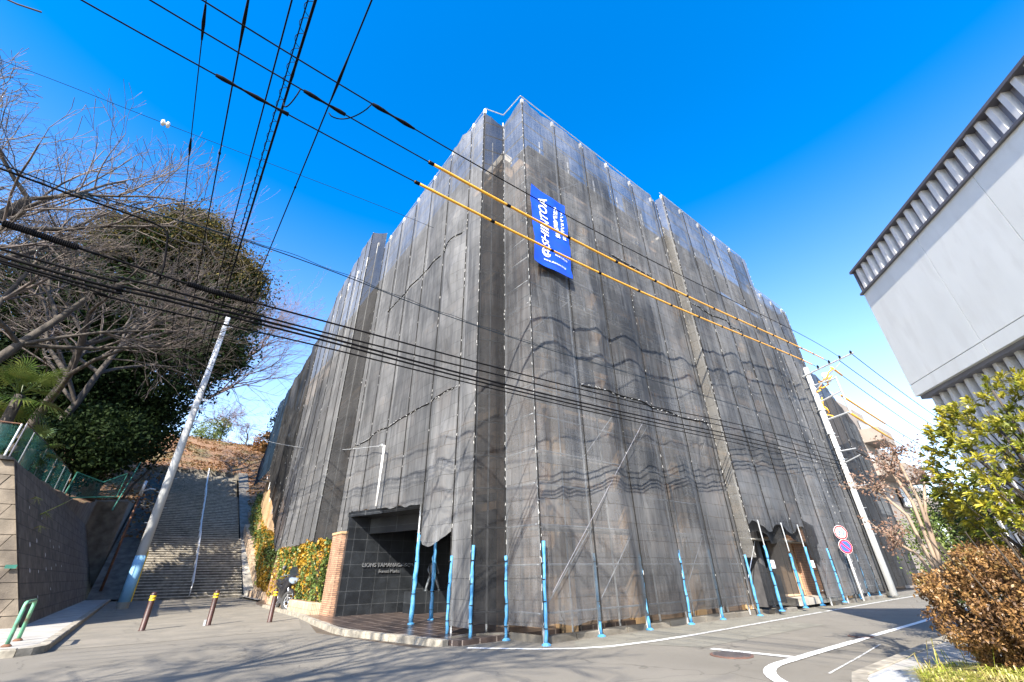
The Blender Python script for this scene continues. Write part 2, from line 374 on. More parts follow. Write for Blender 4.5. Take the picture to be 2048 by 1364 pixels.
leafmat('leaf_dead', [(0.16, 0.09, 0.06), (0.28, 0.18, 0.13), (0.1, 0.06, 0.06)], 9.0)
net_mat('net_grey', (0.042, 0.045, 0.05), (0.175, 0.178, 0.183), 0.34, 0.24)
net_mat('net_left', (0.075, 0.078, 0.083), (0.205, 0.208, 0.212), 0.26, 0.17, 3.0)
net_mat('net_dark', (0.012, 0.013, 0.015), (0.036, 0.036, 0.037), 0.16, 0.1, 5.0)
net_mat('net_black', (0.005, 0.006, 0.007), (0.055, 0.054, 0.053), 0.08, 0.02, 9.0)  # on the far left net, tree shade is put into this near black
net_mat('net_blue_shade', (0.006, 0.018, 0.035), (0.01, 0.026, 0.05), 0.08, 0.04, 9.0)  # blue black colour stands for a net face in shade
net_mat('net_white', (0.12, 0.118, 0.113), (0.2, 0.196, 0.188), 0.42, 0.3, 2.0)
net_mat('mesh_green', (0.02, 0.11, 0.1), (0.03, 0.15, 0.14), 0.75, 0.6, 2.0)

# ------------------------------------------------------------------ helpers
class MB:
    def __init__(s):
        s.v, s.f, s.mi = [], [], []
        s.cur = 0
    def add(s, vs_, fs_):
        o = len(s.v)
        s.v.extend([tuple(map(float, p)) for p in vs_])
        s.f.extend([tuple(i + o for i in f) for f in fs_])
        s.mi.extend([s.cur] * len(fs_))
        return s
    def box(s, x0, y0, z0, x1, y1, z1):
        v = [(x, y, z) for x in (x0, x1) for y in (y0, y1) for z in (z0, z1)]
        return s.add(v, [(0, 1, 3, 2), (4, 6, 7, 5), (0, 4, 5, 1), (2, 3, 7, 6), (0, 2, 6, 4), (1, 5, 7, 3)])
    def bevel_box(s, x0, y0, z0, x1, y1, z1, b=0.02):
        # box whose top edges are chamfered
        lo = [(x0, y0, z0), (x1, y0, z0), (x1, y1, z0), (x0, y1, z0)]
        mi = [(x0, y0, z1 - b), (x1, y0, z1 - b), (x1, y1, z1 - b), (x0, y1, z1 - b)]
        hi = [(x0 + b, y0 + b, z1), (x1 - b, y0 + b, z1), (x1 - b, y1 - b, z1), (x0 + b, y1 - b, z1)]
        f = [(3, 2, 1, 0), (8, 9, 10, 11)]
        for k in range(4):
            j = (k + 1) % 4
            f += [(k, j, 4 + j, 4 + k), (4 + k, 4 + j, 8 + j, 8 + k)]
        return s.add(lo + mi + hi, f)
    def obox(s, o, ux, uy, x0, y0, z0, x1, y1, z1):
        v = []
        for x in (x0, x1):
            for y in (y0, y1):
                for z in (z0, z1):
                    v.append((o[0] + ux[0] * x + uy[0] * y, o[1] + ux[1] * x + uy[1] * y, z))
        return s.add(v, [(0, 1, 3, 2), (4, 6, 7, 5), (0, 4, 5, 1), (2, 3, 7, 6), (0, 2, 6, 4), (1, 5, 7, 3)])
    def tube(s, pts, rads, k=8, caps=True):
        pts = [Vector(p) for p in pts]
        if not hasattr(rads, '__len__'):
            rads = [rads] * len(pts)
        o = len(s.v)
        up = None
        for i, p in enumerate(pts):
            d = (pts[min(i + 1, len(pts) - 1)] - pts[max(i - 1, 0)])
            if d.length < 1e-9: d = Vector((0, 0, 1))
            d.normalize()
            if up is None:
                up = Vector((0, 0, 1)) if abs(d.z) < 0.95 else Vector((1, 0, 0))
            a = d.cross(up)
            if a.length < 1e-4:
                up = Vector((1, 0, 0)); a = d.cross(up)
            a.normalize(); b = a.cross(d)
            for j in range(k):
                t = 2 * math.pi * j / k
                q = p + (a * math.cos(t) + b * math.sin(t)) * rads[i]
                s.v.append(tuple(q))
        for i in range(len(pts) - 1):
            for j in range(k):
                j2 = (j + 1) % k
                s.f.append((o + i * k + j, o + i * k + j2, o + (i + 1) * k + j2, o + (i + 1) * k + j)); s.mi.append(s.cur)
        if caps:
            s.f.append(tuple(o + j for j in range(k))[::-1]); s.mi.append(s.cur)
            e = o + (len(pts) - 1) * k
            s.f.append(tuple(e + j for j in range(k))); s.mi.append(s.cur)
        return s
    def lathe(s, c, prof, k=16, axis='z'):
        o = len(s.v)
        for (r, h) in prof:
            for j in range(k):
                t = 2 * math.pi * j / k
                a, b = r * math.cos(t), r * math.sin(t)
                if axis == 'z': p = (c[0] + a, c[1] + b, c[2] + h)
                elif axis == 'x': p = (c[0] + h, c[1] + a, c[2] + b)
                else: p = (c[0] + a, c[1] + h, c[2] + b)
                s.v.append(p)
        for i in range(len(prof) - 1):
            for j in range(k):
                j2 = (j + 1) % k
                s.f.append((o + i * k + j, o + i * k + j2, o + (i + 1) * k + j2, o + (i + 1) * k + j)); s.mi.append(s.cur)
        s.f.append(tuple(o + j for j in range(k))); s.mi.append(s.cur)
        s.f.append(tuple(o + (len(prof) - 1) * k + j for j in range(k))); s.mi.append(s.cur)
        return s
    def poly(s, pts, z0, z1):
        n = len(pts)
        v = [(p[0], p[1], z0) for p in pts] + [(p[0], p[1], z1) for p in pts]
        f = [tuple(range(n))[::-1], tuple(range(n, 2 * n))]
        for i in range(n):
            j = (i + 1) % n
            f.append((i, j, n + j, n + i))
        return s.add(v, f)
    def sheet(s, pts, z):
        return s.add([(p[0], p[1], z) for p in pts], [tuple(range(len(pts)))])
    def build(s, name, m, parent=None, smooth=False, loc=None):
        me = bpy.data.meshes.new(name)
        if loc is not None:
            s.v = [(a - loc[0], b - loc[1], c - loc[2]) for a, b, c in s.v]
        me.from_pydata(s.v, [], s.f)
        ms = m if isinstance(m, (list, tuple)) else [m]
        for q in ms:
            me.materials.append(MATS[q])
        if len(ms) > 1:
            me.polygons.foreach_set('material_index', s.mi)
        if smooth:
            me.polygons.foreach_set('use_smooth', [True] * len(me.polygons))
        me.update()
        o = bpy.data.objects.new(name, me)
        C.objects.link(o)
        if parent is not None: o.parent = parent
        if loc is not None: o.location = loc
        return o

def npobj(name, V, F, m, parent=None, smooth=False):
    """V (n,3), F (m,k) arrays -> mesh object"""
    me = bpy.data.meshes.new(name)
    V = np.asarray(V, dtype=np.float32); F = np.asarray(F, dtype=np.int32)
    me.vertices.add(len(V)); me.vertices.foreach_set('co', V.ravel())
    k = F.shape[1]
    me.loops.add(F.size); me.loops.foreach_set('vertex_index', F.ravel())
    me.polygons.add(len(F))
    me.polygons.foreach_set('loop_start', np.arange(0, F.size, k, dtype=np.int32))
    me.update(calc_edges=True)
    me.materials.append(MATS[m])
    if smooth: me.polygons.foreach_set('use_smooth', [True] * len(F))
    me.validate()
    o = bpy.data.objects.new(name, me)
    C.objects.link(o)
    if parent is not None: o.parent = parent
    return o

def tag(o, label, cat, group=None, kind=None):
    if label: o['label'] = label
    if cat: o['category'] = cat
    if group: o['group'] = group
    if kind: o['kind'] = kind
    return o
def empty(name, label, cat, loc=(0, 0, 0), group=None, rz=0):
    o = bpy.data.objects.new(name, None)
    C.objects.link(o); o.location = loc; o.rotation_euler = (0, 0, rz)
    o.empty_display_size = 0.2
    return tag(o, label, cat, group)
def struct(o):
    o['kind'] = 'structure'
    return o
def copy_tree(o, parent=None):
    c = o.copy(); C.objects.link(c)
    if parent is not None: c.parent = parent
    for ch in [q for q in bpy.data.objects if q.parent == o]:
        copy_tree(ch, c)
    return c

def text_data(body, size, extrude=0.0, align='CENTER', shear=0.0, sx=1.0, offset=0.0):
    cu = bpy.data.curves.new('lettering', 'FONT')
    cu.body = body; cu.size = size; cu.extrude = extrude; cu.align_x = align; cu.align_y = 'CENTER'; cu.shear = shear
    cu.offset = offset
    cu.resolution_u = 3
    o = bpy.data.objects.new('lettering', cu)
    C.objects.link(o)
    dg = bpy.context.evaluated_depsgraph_get(); dg.update()
    me = bpy.data.meshes.new_from_object(o.evaluated_get(dg))
    bpy.data.objects.remove(o); bpy.data.curves.remove(cu)
    vs_ = [(v.co.x * sx, v.co.y, v.co.z) for v in me.vertices]
    fs_ = [tuple(p.vertices) for p in me.polygons]
    bpy.data.meshes.remove(me)
    return vs_, fs_

# ------------------------------------------------------------------ ground
def hill(x, y):
    w = 4.75 + 0.045 * (y - 20.7) + 0.30 * max(0, (-x - 4.3)) + 0.25 * max(0, y - 40) * 0.4
    w = min(w, 30)
    s = 0.505 * (y - 42.0) + 0.25
    if y > 67: s = 12.95 + 0.46 * (y - 67)
    h = max(w if x < -2 else -1, s) if x < -2 else s
    if x < -2: h = max(w, s)
    if x > 7.4: h = s
    cap = 21.6 + 0.02 * (y - 85) + 0.35 * mnoise.noise(Vector((x * 0.15, y * 0.15, 0)))
    h = min(h, cap)
    return h + 0.22 * mnoise.noise(Vector((x * 0.5, y * 0.5, 3.0)))

g = MB()
g.add([(-400, -300, -0.02), (600, -300, -0.02), (600, 500, -0.02), (-400, 500, -0.02)], [(0, 1, 2, 3)])
struct(g.build('ground', 'soil'))
g = MB()
g.sheet([(-60, 14.3), (-60, -40), (6.8, -40), (6.8, 2.0), (7.2, 2.65), (8.0, 2.85), (140, 2.85), (140, 9.6), (30.0, 9.6), (5.0, 9.6), (4.2, 14.0), (5.2, 19), (7.2, 30), (7.2, 42.1), (-2.2, 50), (-2.2, 14.3)], 0.0)
struct(g.build('road', 'asphalt'))
g = MB()
g.sheet([(7.6, 6.9), (13.5, 6.85), (21, 7.0), (40, 7.3), (40, 7.9), (8, 8.1), (7.5, 7.6)], 0.004)
g.sheet([(9.2, 5.75), (15.0, 5.6), (15.0, 6.75), (8.7, 6.8)], 0.004)
struct(g.build('road_patch', 'asphalt_old'))
g = MB()
g.sheet([(-1.1, 15.0), (0.6, 14.9), (2.5, 15.2), (4.1, 15.1), (5.0, 19), (5.2, 24), (6.6, 33), (6.6, 41.9), (-1.05, 41.9)], 0.004)
struct(g.build('forecourt_paving', 'asphalt_beige'))

def strip(mb, pts, w, z):
    for i in range(len(pts) - 1):
        pass
    L, Rr = [], []
    for i, p in enumerate(pts):
        a = pts[max(i - 1, 0)]; b = pts[min(i + 1, len(pts) - 1)]
        dx, dy = b[0] - a[0], b[1] - a[1]
        n_ = math.hypot(dx, dy); nx, ny = -dy / n_ * w / 2, dx / n_ * w / 2
        L.append((p[0] + nx, p[1] + ny, z)); Rr.append((p[0] - nx, p[1] - ny, z))
    n_ = len(pts)
    mb.add(L + Rr, [(i, i + 1, n_ + i + 1, n_ + i)[::-1] for i in range(n_ - 1)])
mk = MB()
strip(mk, [(5.75, 8.95), (6.2, 8.4), (6.7, 7.85), (7.3, 7.35), (8.0, 7.08), (9.2, 6.92), (10.8, 6.88)], 0.13, 0.008)
struct(mk.build('edge_line_marking', 'white_paint'))
mk = MB()
strip(mk, [(10.8, 6.88), (15, 6.98), (19, 7.08)], 0.13, 0.008)
strip(mk, [(19.3, 7.09), (28, 7.25), (60, 7.6)], 0.13, 0.008)
struct(mk.build('worn_edge_line_marking', 'worn_paint'))
mk = MB()
strip(mk, [(9.15, 5.55), (9.3, 4.15)], 0.17, 0.008)
struct(mk.build('stop_line_marking', 'white_paint'))
mk = MB()
strip(mk, [(12.1, 4.05), (11.0, 4.05), (9.7, 4.05), (9.2, 4.04)] + [(8.6 - 1.9 * math.sin(t * math.pi / 24), 2.14 + 1.9 * math.cos(t * math.pi / 24)) for t in range(0, 13)] + [(6.7, -6)], 0.17, 0.012)
struct(mk.build('corner_line_marking', 'white_paint'))
mk = MB()
strip(mk, [(12.1, 4.05), (13.2, 4.08)], 0.13, 0.008)
strip(mk, [(13.3, 4.08), (17, 4.08), (60, 4.5)], 0.14, 0.008)
struct(mk.build('far_line_marking', 'white_paint'))
mk = MB()
strip(mk, [(8.3, 3.25), (10.0, 3.4), (12.0, 3.6)], 0.035, 0.008)
strip(mk, [(-9, 12.9), (-4.2, 12.6), (-1.9, 12.9)], 0.12, 0.008)
struct(mk.build('faded_line_marking', 'worn_paint'))

# pavements
pv = MB()
pv.poly([(-40, 14.55), (-1.55, 14.55), (-1.38, 14.75), (-1.3, 15.1), (-1.22, 25), (-1.15, 44), (-2.6, 44), (-2.6, 22.5), (-40, 22.5)], -0.02, 0.12)
struct(pv.build('pavement', 'pavement'))
kb = MB()
for i in range(16):
    y0 = 15.1 + i * 1.8
    kb.bevel_box(-1.29 + i * 0.004, y0 + 0.004, -0.02, -1.09 + i * 0.004, y0 + 1.79, 0.14, 0.02)
for i in range(14):
    kb.bevel_box(-1.5 - (i + 1) * 1.8, 14.28, -0.02, -1.51 - i * 1.8, 14.53, 0.14, 0.02)
kb.poly([(-1.5, 14.28), (-1.28, 14.4), (-1.12, 14.65), (-1.09, 15.1), (-1.29, 15.1), (-1.36, 14.8), (-1.5, 14.53)], -0.02, 0.138)
tag(kb.build('kerb', 'kerb_stone'), 'concrete kerbstones edging the left pavement under the block wall', 'kerb')
pv = MB()
pv.poly([(140, 2.65), (140, -30), (6.95, -30), (6.95, 1.9), (7.3, 2.45), (7.95, 2.65)], -0.02, 0.1)
struct(pv.build('corner_pavement', 'pavement'))
kb = MB()
for i in range(30):
    kb.bevel_box(8.0 + i * 1.2, 2.66, -0.02, 9.19 + i * 1.2, 2.84, 0.115, 0.015)
kb.poly([(7.99, 2.84), (7.99, 2.66), (7.3, 2.46), (6.96, 1.9), (6.96, -8), (6.8, -8), (6.8, 1.98), (7.18, 2.6)], -0.02, 0.113)
tag(kb.build('kerb', 'kerb_stone'), 'concrete kerb around the near right street corner', 'kerb')
gr = MB()
for i in range(16):
    gr.box(7.62 + i * 0.05, 2.05, 0.101, 7.645 + i * 0.05, 2.5, 0.125)
gr.box(7.6, 2.0, 0.101, 8.44, 2.05, 0.127); gr.box(7.6, 2.5, 0.101, 8.44, 2.55, 0.127)
tag(gr.build('drain_grate', 'galvanised'), 'steel drain grate in the pavement by the yellow grass', 'drain grate')
for (x, y, r_, lb) in ((8.75, 4.94, 0.36, 'round rusty manhole cover beside the stop line'), (13.0, 4.22, 0.24, 'small far manhole cover touching the white edge line')):
    e_ = empty('manhole_cover', lb, 'manhole cover', (x, y, 0), 'manhole covers in the road')
    m_ = MB().lathe((0, 0, 0), [(r_, 0.002), (r_, 0.012), (r_ - 0.03, 0.016)], 32); m_.build('cover_plate', 'manhole_iron', e_)
    m_ = MB()
    for i in range(-5, 6):
        w_ = math.sqrt(max(0, (r_ - 0.05) ** 2 - (i * r_ / 6) ** 2))
        m_.box(-w_, i * r_ / 6 - 0.012, 0.014, w_, i * r_ / 6 + 0.012, 0.024)
    m_.build('ribs', 'frame_dark', e_)

# entrance platform with stone kerb
pf = [(5.75, 9.3), (5.55, 9.75), (4.75, 13.0), (4.72, 13.9), (5.0, 17.4), (5.2, 19.2), (5.5, 30), (6.6, 34), (12, 34), (12, 9.3)]
pv = MB(); pv.poly(pf, -0.02, 0.1)
struct(pv.build('entrance_platform', 'dark_tile'))
kl = [(5.62, 9.5), (4.74, 13.0), (4.72, 13.9), (5.0, 17.3), (5.2, 19.2), (5.42, 27.0)]
kb = MB()
for i in range(len(kl) - 1):
    a, b = Vector(kl[i]), Vector(kl[i + 1])
    n_ = max(1, round((b - a).length / 0.9))
    d = (b - a).normalized(); nn = Vector((d.y, -d.x))
    for k in range(n_):
        p = a + (b - a) * (k / n_); q = a + (b - a) * ((k + 1) / n_) - d * 0.012
        kb.poly([tuple(p - nn * 0.16), tuple(q - nn * 0.16), tuple(q), tuple(p)][::-1], -0.02, 0.115 + 0.006 * (k % 2))
tag(kb.build('kerb', 'kerb_stone'), 'pale stone kerb in front of the black entrance', 'kerb')
# gutter blocks under the right facade
kb = MB()
random.seed(4)
for i in range(26):
    x0 = 7.35 + i * 0.9
    yy = 8.25 if x0 < 16.4 else 7.85
    if 18.6 < x0 < 22.6: continue
    kb.bevel_box(x0, yy, -0.02, x0 + 0.86, yy + 0.2, 0.13 + random.uniform(-.01, .02), 0.02)
kb.poly([(7.3, 8.4), (7.2, 9.5), (6.3, 9.85), (5.8, 9.7), (6.35, 9.72), (7.1, 9.38)], -0.02, 0.14)
tag(kb.build('kerb', 'dark_concrete'), 'dark stained kerb blocks under the hem of the right netting', 'kerb')

# ------------------------------------------------------------------ hill terrain
xs = sorted(set([-90, -70, -50, -36] + [x for x in range(-30, -4, 1)] + [-4.35, -3.9, -3.4, -2.8, -2.4, -1.9, -0.3, 7.4] + [x for x in range(8, 30)] + [34, 40, 50, 70, 100]))
ys = [20.9, 21.5] + list(range(22, 68)) + [68, 69, 70, 71, 72, 73, 74, 75, 76, 77, 78, 79, 80, 82, 84, 86, 88, 92, 98, 110, 140, 200]
xs = [x for x in xs if x not in (-2, -3, -1)]
V, F, idx = [], [], {}
def hv(x, y):
    k = (x, y)
    if k not in idx:
        idx[k] = len(V)
        V.append((x, y, hill(x, y)))
    return idx[k]
for i in range(len(xs) - 1):
    for j in range(len(ys) - 1):
        x0, x1, y0, y1 = xs[i], xs[i + 1], ys[j], ys[j + 1]
        if y0 < 49 and x1 > -4.2 and x0 < 7.3: continue
        if y0 < 67.4 and x0 >= -2.41 and x1 <= 7.41: continue
        if x0 >= 7.3 and y0 < 50: continue
        F.append((hv(x0, y0), hv(x1, y0), hv(x1, y1), hv(x0, y1)))
ec = {}; SK = []
for f in F:
    for q in range(4):
        a_, b_ = f[q], f[(q + 1) % 4]; k_ = (min(a_, b_), max(a_, b_)); ec[k_] = ec.get(k_, 0) + 1
for (a_, b_), cnt in ec.items():
    if cnt == 1:
        o_ = len(V); V += [(V[a_][0], V[a_][1], V[a_][2] - 9), (V[b_][0], V[b_][1], V[b_][2] - 9)]; SK.append((a_, b_, o_ + 1, o_))
tag(npobj('bank_wall', V, SK, 'dark_concrete'), 'dark concrete bank wall edging the hillside beside the stairs', 'retaining wall')
struct(npobj('hillside', V, F, 'leaf_litter', smooth=True))
# side strip between wall top and stairs beyond wall (concrete apron beside the stairs)
g = MB()
for (y0, y1) in ((43.0, 50.4), (50.4, 60.5), (60.5, 68.5)):
    z0, z1 = 0.5 * (y0 - 42) + 0.1, 0.5 * (y1 - 42) + 0.1
    g.add([(-2.3, y0, z0 - 0.5), (-0.05, y0, z0 - 0.5), (-0.05, y1, z1 - 0.5), (-2.3, y1, z1 - 0.5)], [(0, 1, 2, 3)])
    g.add([(-0.42, y0, z0 - 0.5), (-0.06, y0, z0 - 0.5), (-0.06, y1, z1 - 0.5), (-0.42, y1, z1 - 0.5), (-0.42, y0, z0 + .15), (-0.06, y0, z0 + .15), (-0.06, y1, z1 + .15), (-0.42, y1, z1 + .15)],
          [(4, 5, 6, 7), (0, 4, 7, 3), (1, 2, 6, 5), (0, 1, 5, 4)])
tag(g.build('drain_channel', 'dark_concrete'), 'sloping concrete drain channel on the left of the long stairs', 'drain channel')

# leaves scattered on the slope above the stairs
rng = np.random.default_rng(5)
def quads(cent, size, nrm_jit=1.0, aspect=0.6, rng=rng, up=None):
    """random small quads"""
    n_ = len(cent)
    d = rng.normal(size=(n_, 3))
    if up is not None: d = d * nrm_jit + np.array(up)
    d /= np.linalg.norm(d, axis=1)[:, None]
    a = np.cross(d, rng.normal(size=(n_, 3))); a /= np.linalg.norm(a, axis=1)[:, None]
    b = np.cross(d, a)
    s_ = (size * rng.uniform(0.6, 1.3, n_))[:, None]
    a = a * s_ * 0.5; b = b * s_ * 0.5 * aspect
    V = np.stack([cent - a, cent + b * 1.0 - a * 0.1, cent + a, cent - b * 1.0 - a * 0.1], 1).reshape(-1, 3)
    F = np.arange(n_ * 4).reshape(-1, 4)
    return V, F
n_ = 16000
px = rng.uniform(-12, 14, n_); py = rng.uniform(50, 90, n_)
keep = ~((py < 67.6) & (px > -0.4) & (px < 7.5))
px, py = px[keep], py[keep]
pz = np.array([hill(a, b) for a, b in zip(px, py)]) + 0.05
V, F = quads(np.stack([px, py, pz], 1), 0.3, 0.5, 0.7, up=(0, 0, 1))
tag(npobj('fallen_leaves', V, F, 'leaf_orange'), 'brown fallen leaves covering the slope above the stairs', 'fallen leaves', kind='stuff')

# ------------------------------------------------------------------ staircase
st = empty('concrete_staircase', 'long weathered concrete staircase climbing to the leafy slope', 'staircase', (0, 0, 0))
sm = MB()
nos = MB()
y, z = 42.0, 0.0
def flight(n, y, z, rise=0.185, tread=0.345):
    for i in range(n):
        sm.box(0.0, y, z - 0.6, 6.6, y + tread + 0.35, z + rise - 0.02)
        nos.bevel_box(-0.02, y - 0.025, z + rise - 0.05, 6.62, y + 0.08, z + rise + 0.004, 0.012)
        y += tread; z += rise
    return y, z
FL = []
for n in (24, 27, 20):
    FL.append((y, z)); y, z = flight(n, y, z)
    sm.box(0.0, y, z - 0.6, 6.6, y + 1.3, z - 0.004)
    y += 1.15
ST_END = (y, z)
sm.build('steps', 'step_concrete', st)
nos.build('nosing', 'step_nosing', st)
# handrail in the middle
hr = empty('handrail', 'white tubular handrail down the middle of the staircase', 'handrail', (0, 0, 0))
def stair_z(yy):
    for k in range(3):
        y0, z0 = FL[k]; nn = (24, 27, 20)[k]
        y1 = y0 + nn * 0.345
        if yy <= y1: return z0 + (yy - y0) / 0.345 * 0.185
        if yy <= y1 + 1.15: return z0 + nn * 0.185
    return ST_END[1]
yy = 42.35
HP = []
while yy < ST_END[0] - 0.3:
    zz = stair_z(yy)
    MB().tube([(3.3, yy, zz - 0.05), (3.3, yy, zz + 0.92)], 0.04, 8).build('post', 'white_metal', hr, True)
    HP.append((3.3, yy, zz)); yy += 1.72
for h in (0.92, 0.55):
    pts = [(3.3, 42.2, stair_z(42.35) + h - 0.12)] + [(p[0], p[1], p[2] + h) for p in HP] + [(3.3, ST_END[0], ST_END[1] + h)]
    MB().tube(pts, 0.042 if h > .8 else 0.032, 8).build('rail', 'white_metal', hr, True)
# right ramp, planters and low walls stepping up next to the stairs
rp_ = MB()
for (y0, y1) in ((50.3, 59.5), (59.5, 68)):
    z0, z1 = max(0.12, 0.52 * (y0 - 42) + 0.12), 0.52 * (y1 - 42) + 0.12
    zs0, zs1 = z0 - 0.1, z1 - 0.1
    rp_.add([(6.62, y0, zs0), (7.7, y0, zs0), (7.7, y1, zs1), (6.62, y1, zs1)], [(0, 1, 2, 3)])
tag(rp_.build('upper_ramp', 'dark_concrete'), 'sloping concrete strip beside the upper stairs, darkened for tree shade', 'ramp')  # concrete made darker than the lower strip to stand for tree shade
rp_ = MB()
rp_.add([(6.62, 41.2, 0.1), (7.7, 41.2, 0.1), (7.7, 50.3, 4.43), (6.62, 50.3, 4.43)], [(0, 1, 2, 3)])
rp_.add([(6.05, 33, 0.11), (7.4, 33, 0.11), (7.4, 41.2, 0.13), (6.2, 41.2, 0.13)], [(0, 1, 2, 3)])
tag(rp_.build('side_ramp', 'concrete'), 'pale sloping concrete strip on the right of the stairs', 'ramp')

# ------------------------------------------------------------------ leaning block retaining wall
wall = empty('retaining_wall', 'tall leaning concrete block retaining wall on the left', 'retaining wall')
wt = lambda y_: 4.76 + (0.03 * (y_ - 20.7) if y_ < 34 else 0.4 + 0.02 * (y_ - 34))
w = MB()
ysw = [20.72, 24, 28, 32, 36, 40, 44, 48, 51]
Vw = []
for yq in ysw:
    zt = wt(yq) if yq < 44 else wt(yq) + 0.2
    Vw += [(-2.3, yq, 0.0), (-2.3 - 0.41 * zt, yq, zt), (-2.3 - 0.41 * zt - 0.35, yq, zt), ]
fw = []
for i in range(len(ysw) - 1):
    a = i * 3; b = a + 3
    fw += [(a, b, b + 1, a + 1), (a + 1, b + 1, b + 2, a + 2)]
w.add(Vw, fw)
w.build('side_face', 'block_wall', wall)  # darker copy of the front blocks, shade put into the colour
# front face made of big splayed blocks with real joints
w = MB()
random.seed(2)
zt = wt(20.7)
rows = 11
rh = zt / rows
for r_ in range(rows):
    z0, z1 = r_ * rh, (r_ + 1) * rh - 0.018
    x = -2.3 - 0.41 * z0
    first = True
    while x > -14:
        wd = (0.45 if (r_ % 2 and first) else 0.72)
        first = False
        xa, xb = x, x - wd + 0.02
        sh = 0.18
        j = random.uniform(0, 0.02)
        e0 = -2.3 - 0.41 * z0 + 0.0; e1 = -2.3 - 0.41 * z1
        t0 = min(xa, e0); t1 = min(xa - (0 if xa >= e0 - 0.01 else -sh) - 0.0, e1)
        if xa >= e0 - 0.01: t1 = e1
        y0, y1 = 20.7 + 0.04 * z0 - j, 20.7 + 0.04 * z1 - j
        w.add([(t0, y0, z0), (xb, y0, z0), (min(xb + sh, t1 - 0.05), y1, z1), (t1, y1, z1), (t0, y0 + .3, z0), (xb, y0 + .3, z0), (min(xb + sh, t1 - 0.05), y1 + .3, z1), (t1, y1 + .3, z1)],
              [(0, 3, 2, 1), (3, 7, 6, 2), (0, 4, 7, 3), (1, 2, 6, 5), (0, 1, 5, 4)])
        x -= wd
mat('block_face', (0.2, 0.165, 0.125), (0.12, 0.1, 0.075), 2.5, 0.9, bump=0.5, bscale=25, c3=(0.085, 0.07, 0.055), scale3=1.1)
w.build('front_blocks', 'block_face', wall)
MB().add([(-2.35, 20.86, 0), (-14, 20.86, 0), (-14, 21.05, zt), (-2.35 - .41 * zt, 21.05, zt)], [(0, 1, 2, 3)]).build('joint_backing', 'frame_dark', wall)
m_ = MB().box(-14, 20.9, zt - 0.02, -2.3 - .41 * zt - 0.1, 21.3, zt + 0.02); m_.build('coping', 'block_face', wall)
# white bits left on the wall
random.seed(8)
m_ = MB()
for (yq, zq) in ((23.2, 3.6), (24.5, 2.6), (26, 3.5), (26.5, 2.2), (28, 2.8), (29, 2.6), (23, 2.4), (24.6, 1.6), (26.5, 1.7), (28, 1.75), (29.5, 1.9), (31, 2.7), (24.2, 0.8), (22.8, 1.6), (31.5, 1.9), (27.5, 1.0)):
    xx = -2.3 - 0.41 * zq + 0.012; s_ = random.uniform(0.04, 0.07)
    m_.add([(xx + .0, yq - s_, zq), (xx, yq + s_, zq + 0.01), (xx - .41 * s_ * 1.6, yq + s_ * .6, zq + s_ * 1.6), (xx - .41 * s_ * 1.5, yq - s_ * .5, zq + s_ * 1.5), (xx + .41 * s_, yq, zq - s_)], [(4, 1, 2, 3, 0)])
m_.build('paint_flecks', 'white_paint', wall)
MB().box(-3.25, 20.64, 1.66, -3.0, 20.67, 1.76).build('notice_tag', 'green_frame', wall)

# fence on top of the wall
fn = empty('mesh_fence', 'green mesh fence on thin posts above the leaning block wall', 'fence')
fp = [(-4.5, 20.2 + 1.0, 4.8), (-4.5, 22.6, 4.85), (-4.5, 25.6, 5.0), (-4.55, 28.6, 5.1), (-4.6, 31.6, 5.25), (-4.6, 34.2, 5.3)]
for i, p in enumerate(fp):
    MB().tube([(p[0], p[1], p[2] - .1), (p[0], p[1], p[2] + 1.25)], 0.02, 6).build('post', 'mid_metal', fn)
m_ = MB(); m_.tube([(p[0], p[1], p[2] + 1.25) for p in fp], 0.022, 6); m_.build('top_rail', 'rust', fn)
m_ = MB()
for i in range(len(fp) - 1):
    a, b = fp[i], fp[i + 1]
    m_.add([(a[0] + .03, a[1], a[2]), (b[0] + .03, b[1], b[2]), (b[0] + .03, b[1], b[2] + 1.25), (a[0] + .03, a[1], a[2] + 1.25)], [(0, 1, 2, 3)])
m_.build('mesh', 'mesh_green', fn)
fn = empty('fence_section', 'green mesh fence running left along the front of the wall top', 'fence')
for i in range(5):
    x = -4.6 - i * 1.9
    MB().tube([(x, 21.15, 4.7), (x, 21.15, 6.0)], 0.028, 6).build('post', 'galvanised', fn)
MB().tube([(-4.6, 21.15, 6.0), (-12.2, 21.15, 6.0)], 0.022, 6).build('top_rail', 'rust', fn)
MB().add([(-4.6, 21.18, 4.75), (-12.2, 21.18, 4.75), (-12.2, 21.18, 6.0), (-4.6, 21.18, 6.0)], [(0, 1, 2, 3)]).build('mesh', 'mesh_green', fn)
gt = empty('green_gate', 'green framed mesh gate standing at the far end of the fence', 'gate')
q = [(-4.6, 35.0, 5.35), (-4.5, 35.0, 6.75), (-3.3, 35.9, 6.45), (-2.4, 36.4, 7.15), (-2.45, 36.4, 5.75)]
MB().tube(q + [q[0]], 0.04, 6, caps=False).build('gate_frame', 'green_frame', gt)
MB().add([(p[0], p[1] + 0.03, p[2]) for p in q], [(0, 1, 2, 3, 4)]).build('mesh', 'mesh_green', gt)
MB().tube([(-2.4, 36.5, 5.0), (-2.1, 38.6, 8.3)], 0.04, 6).build('stay', 'green_frame', gt)

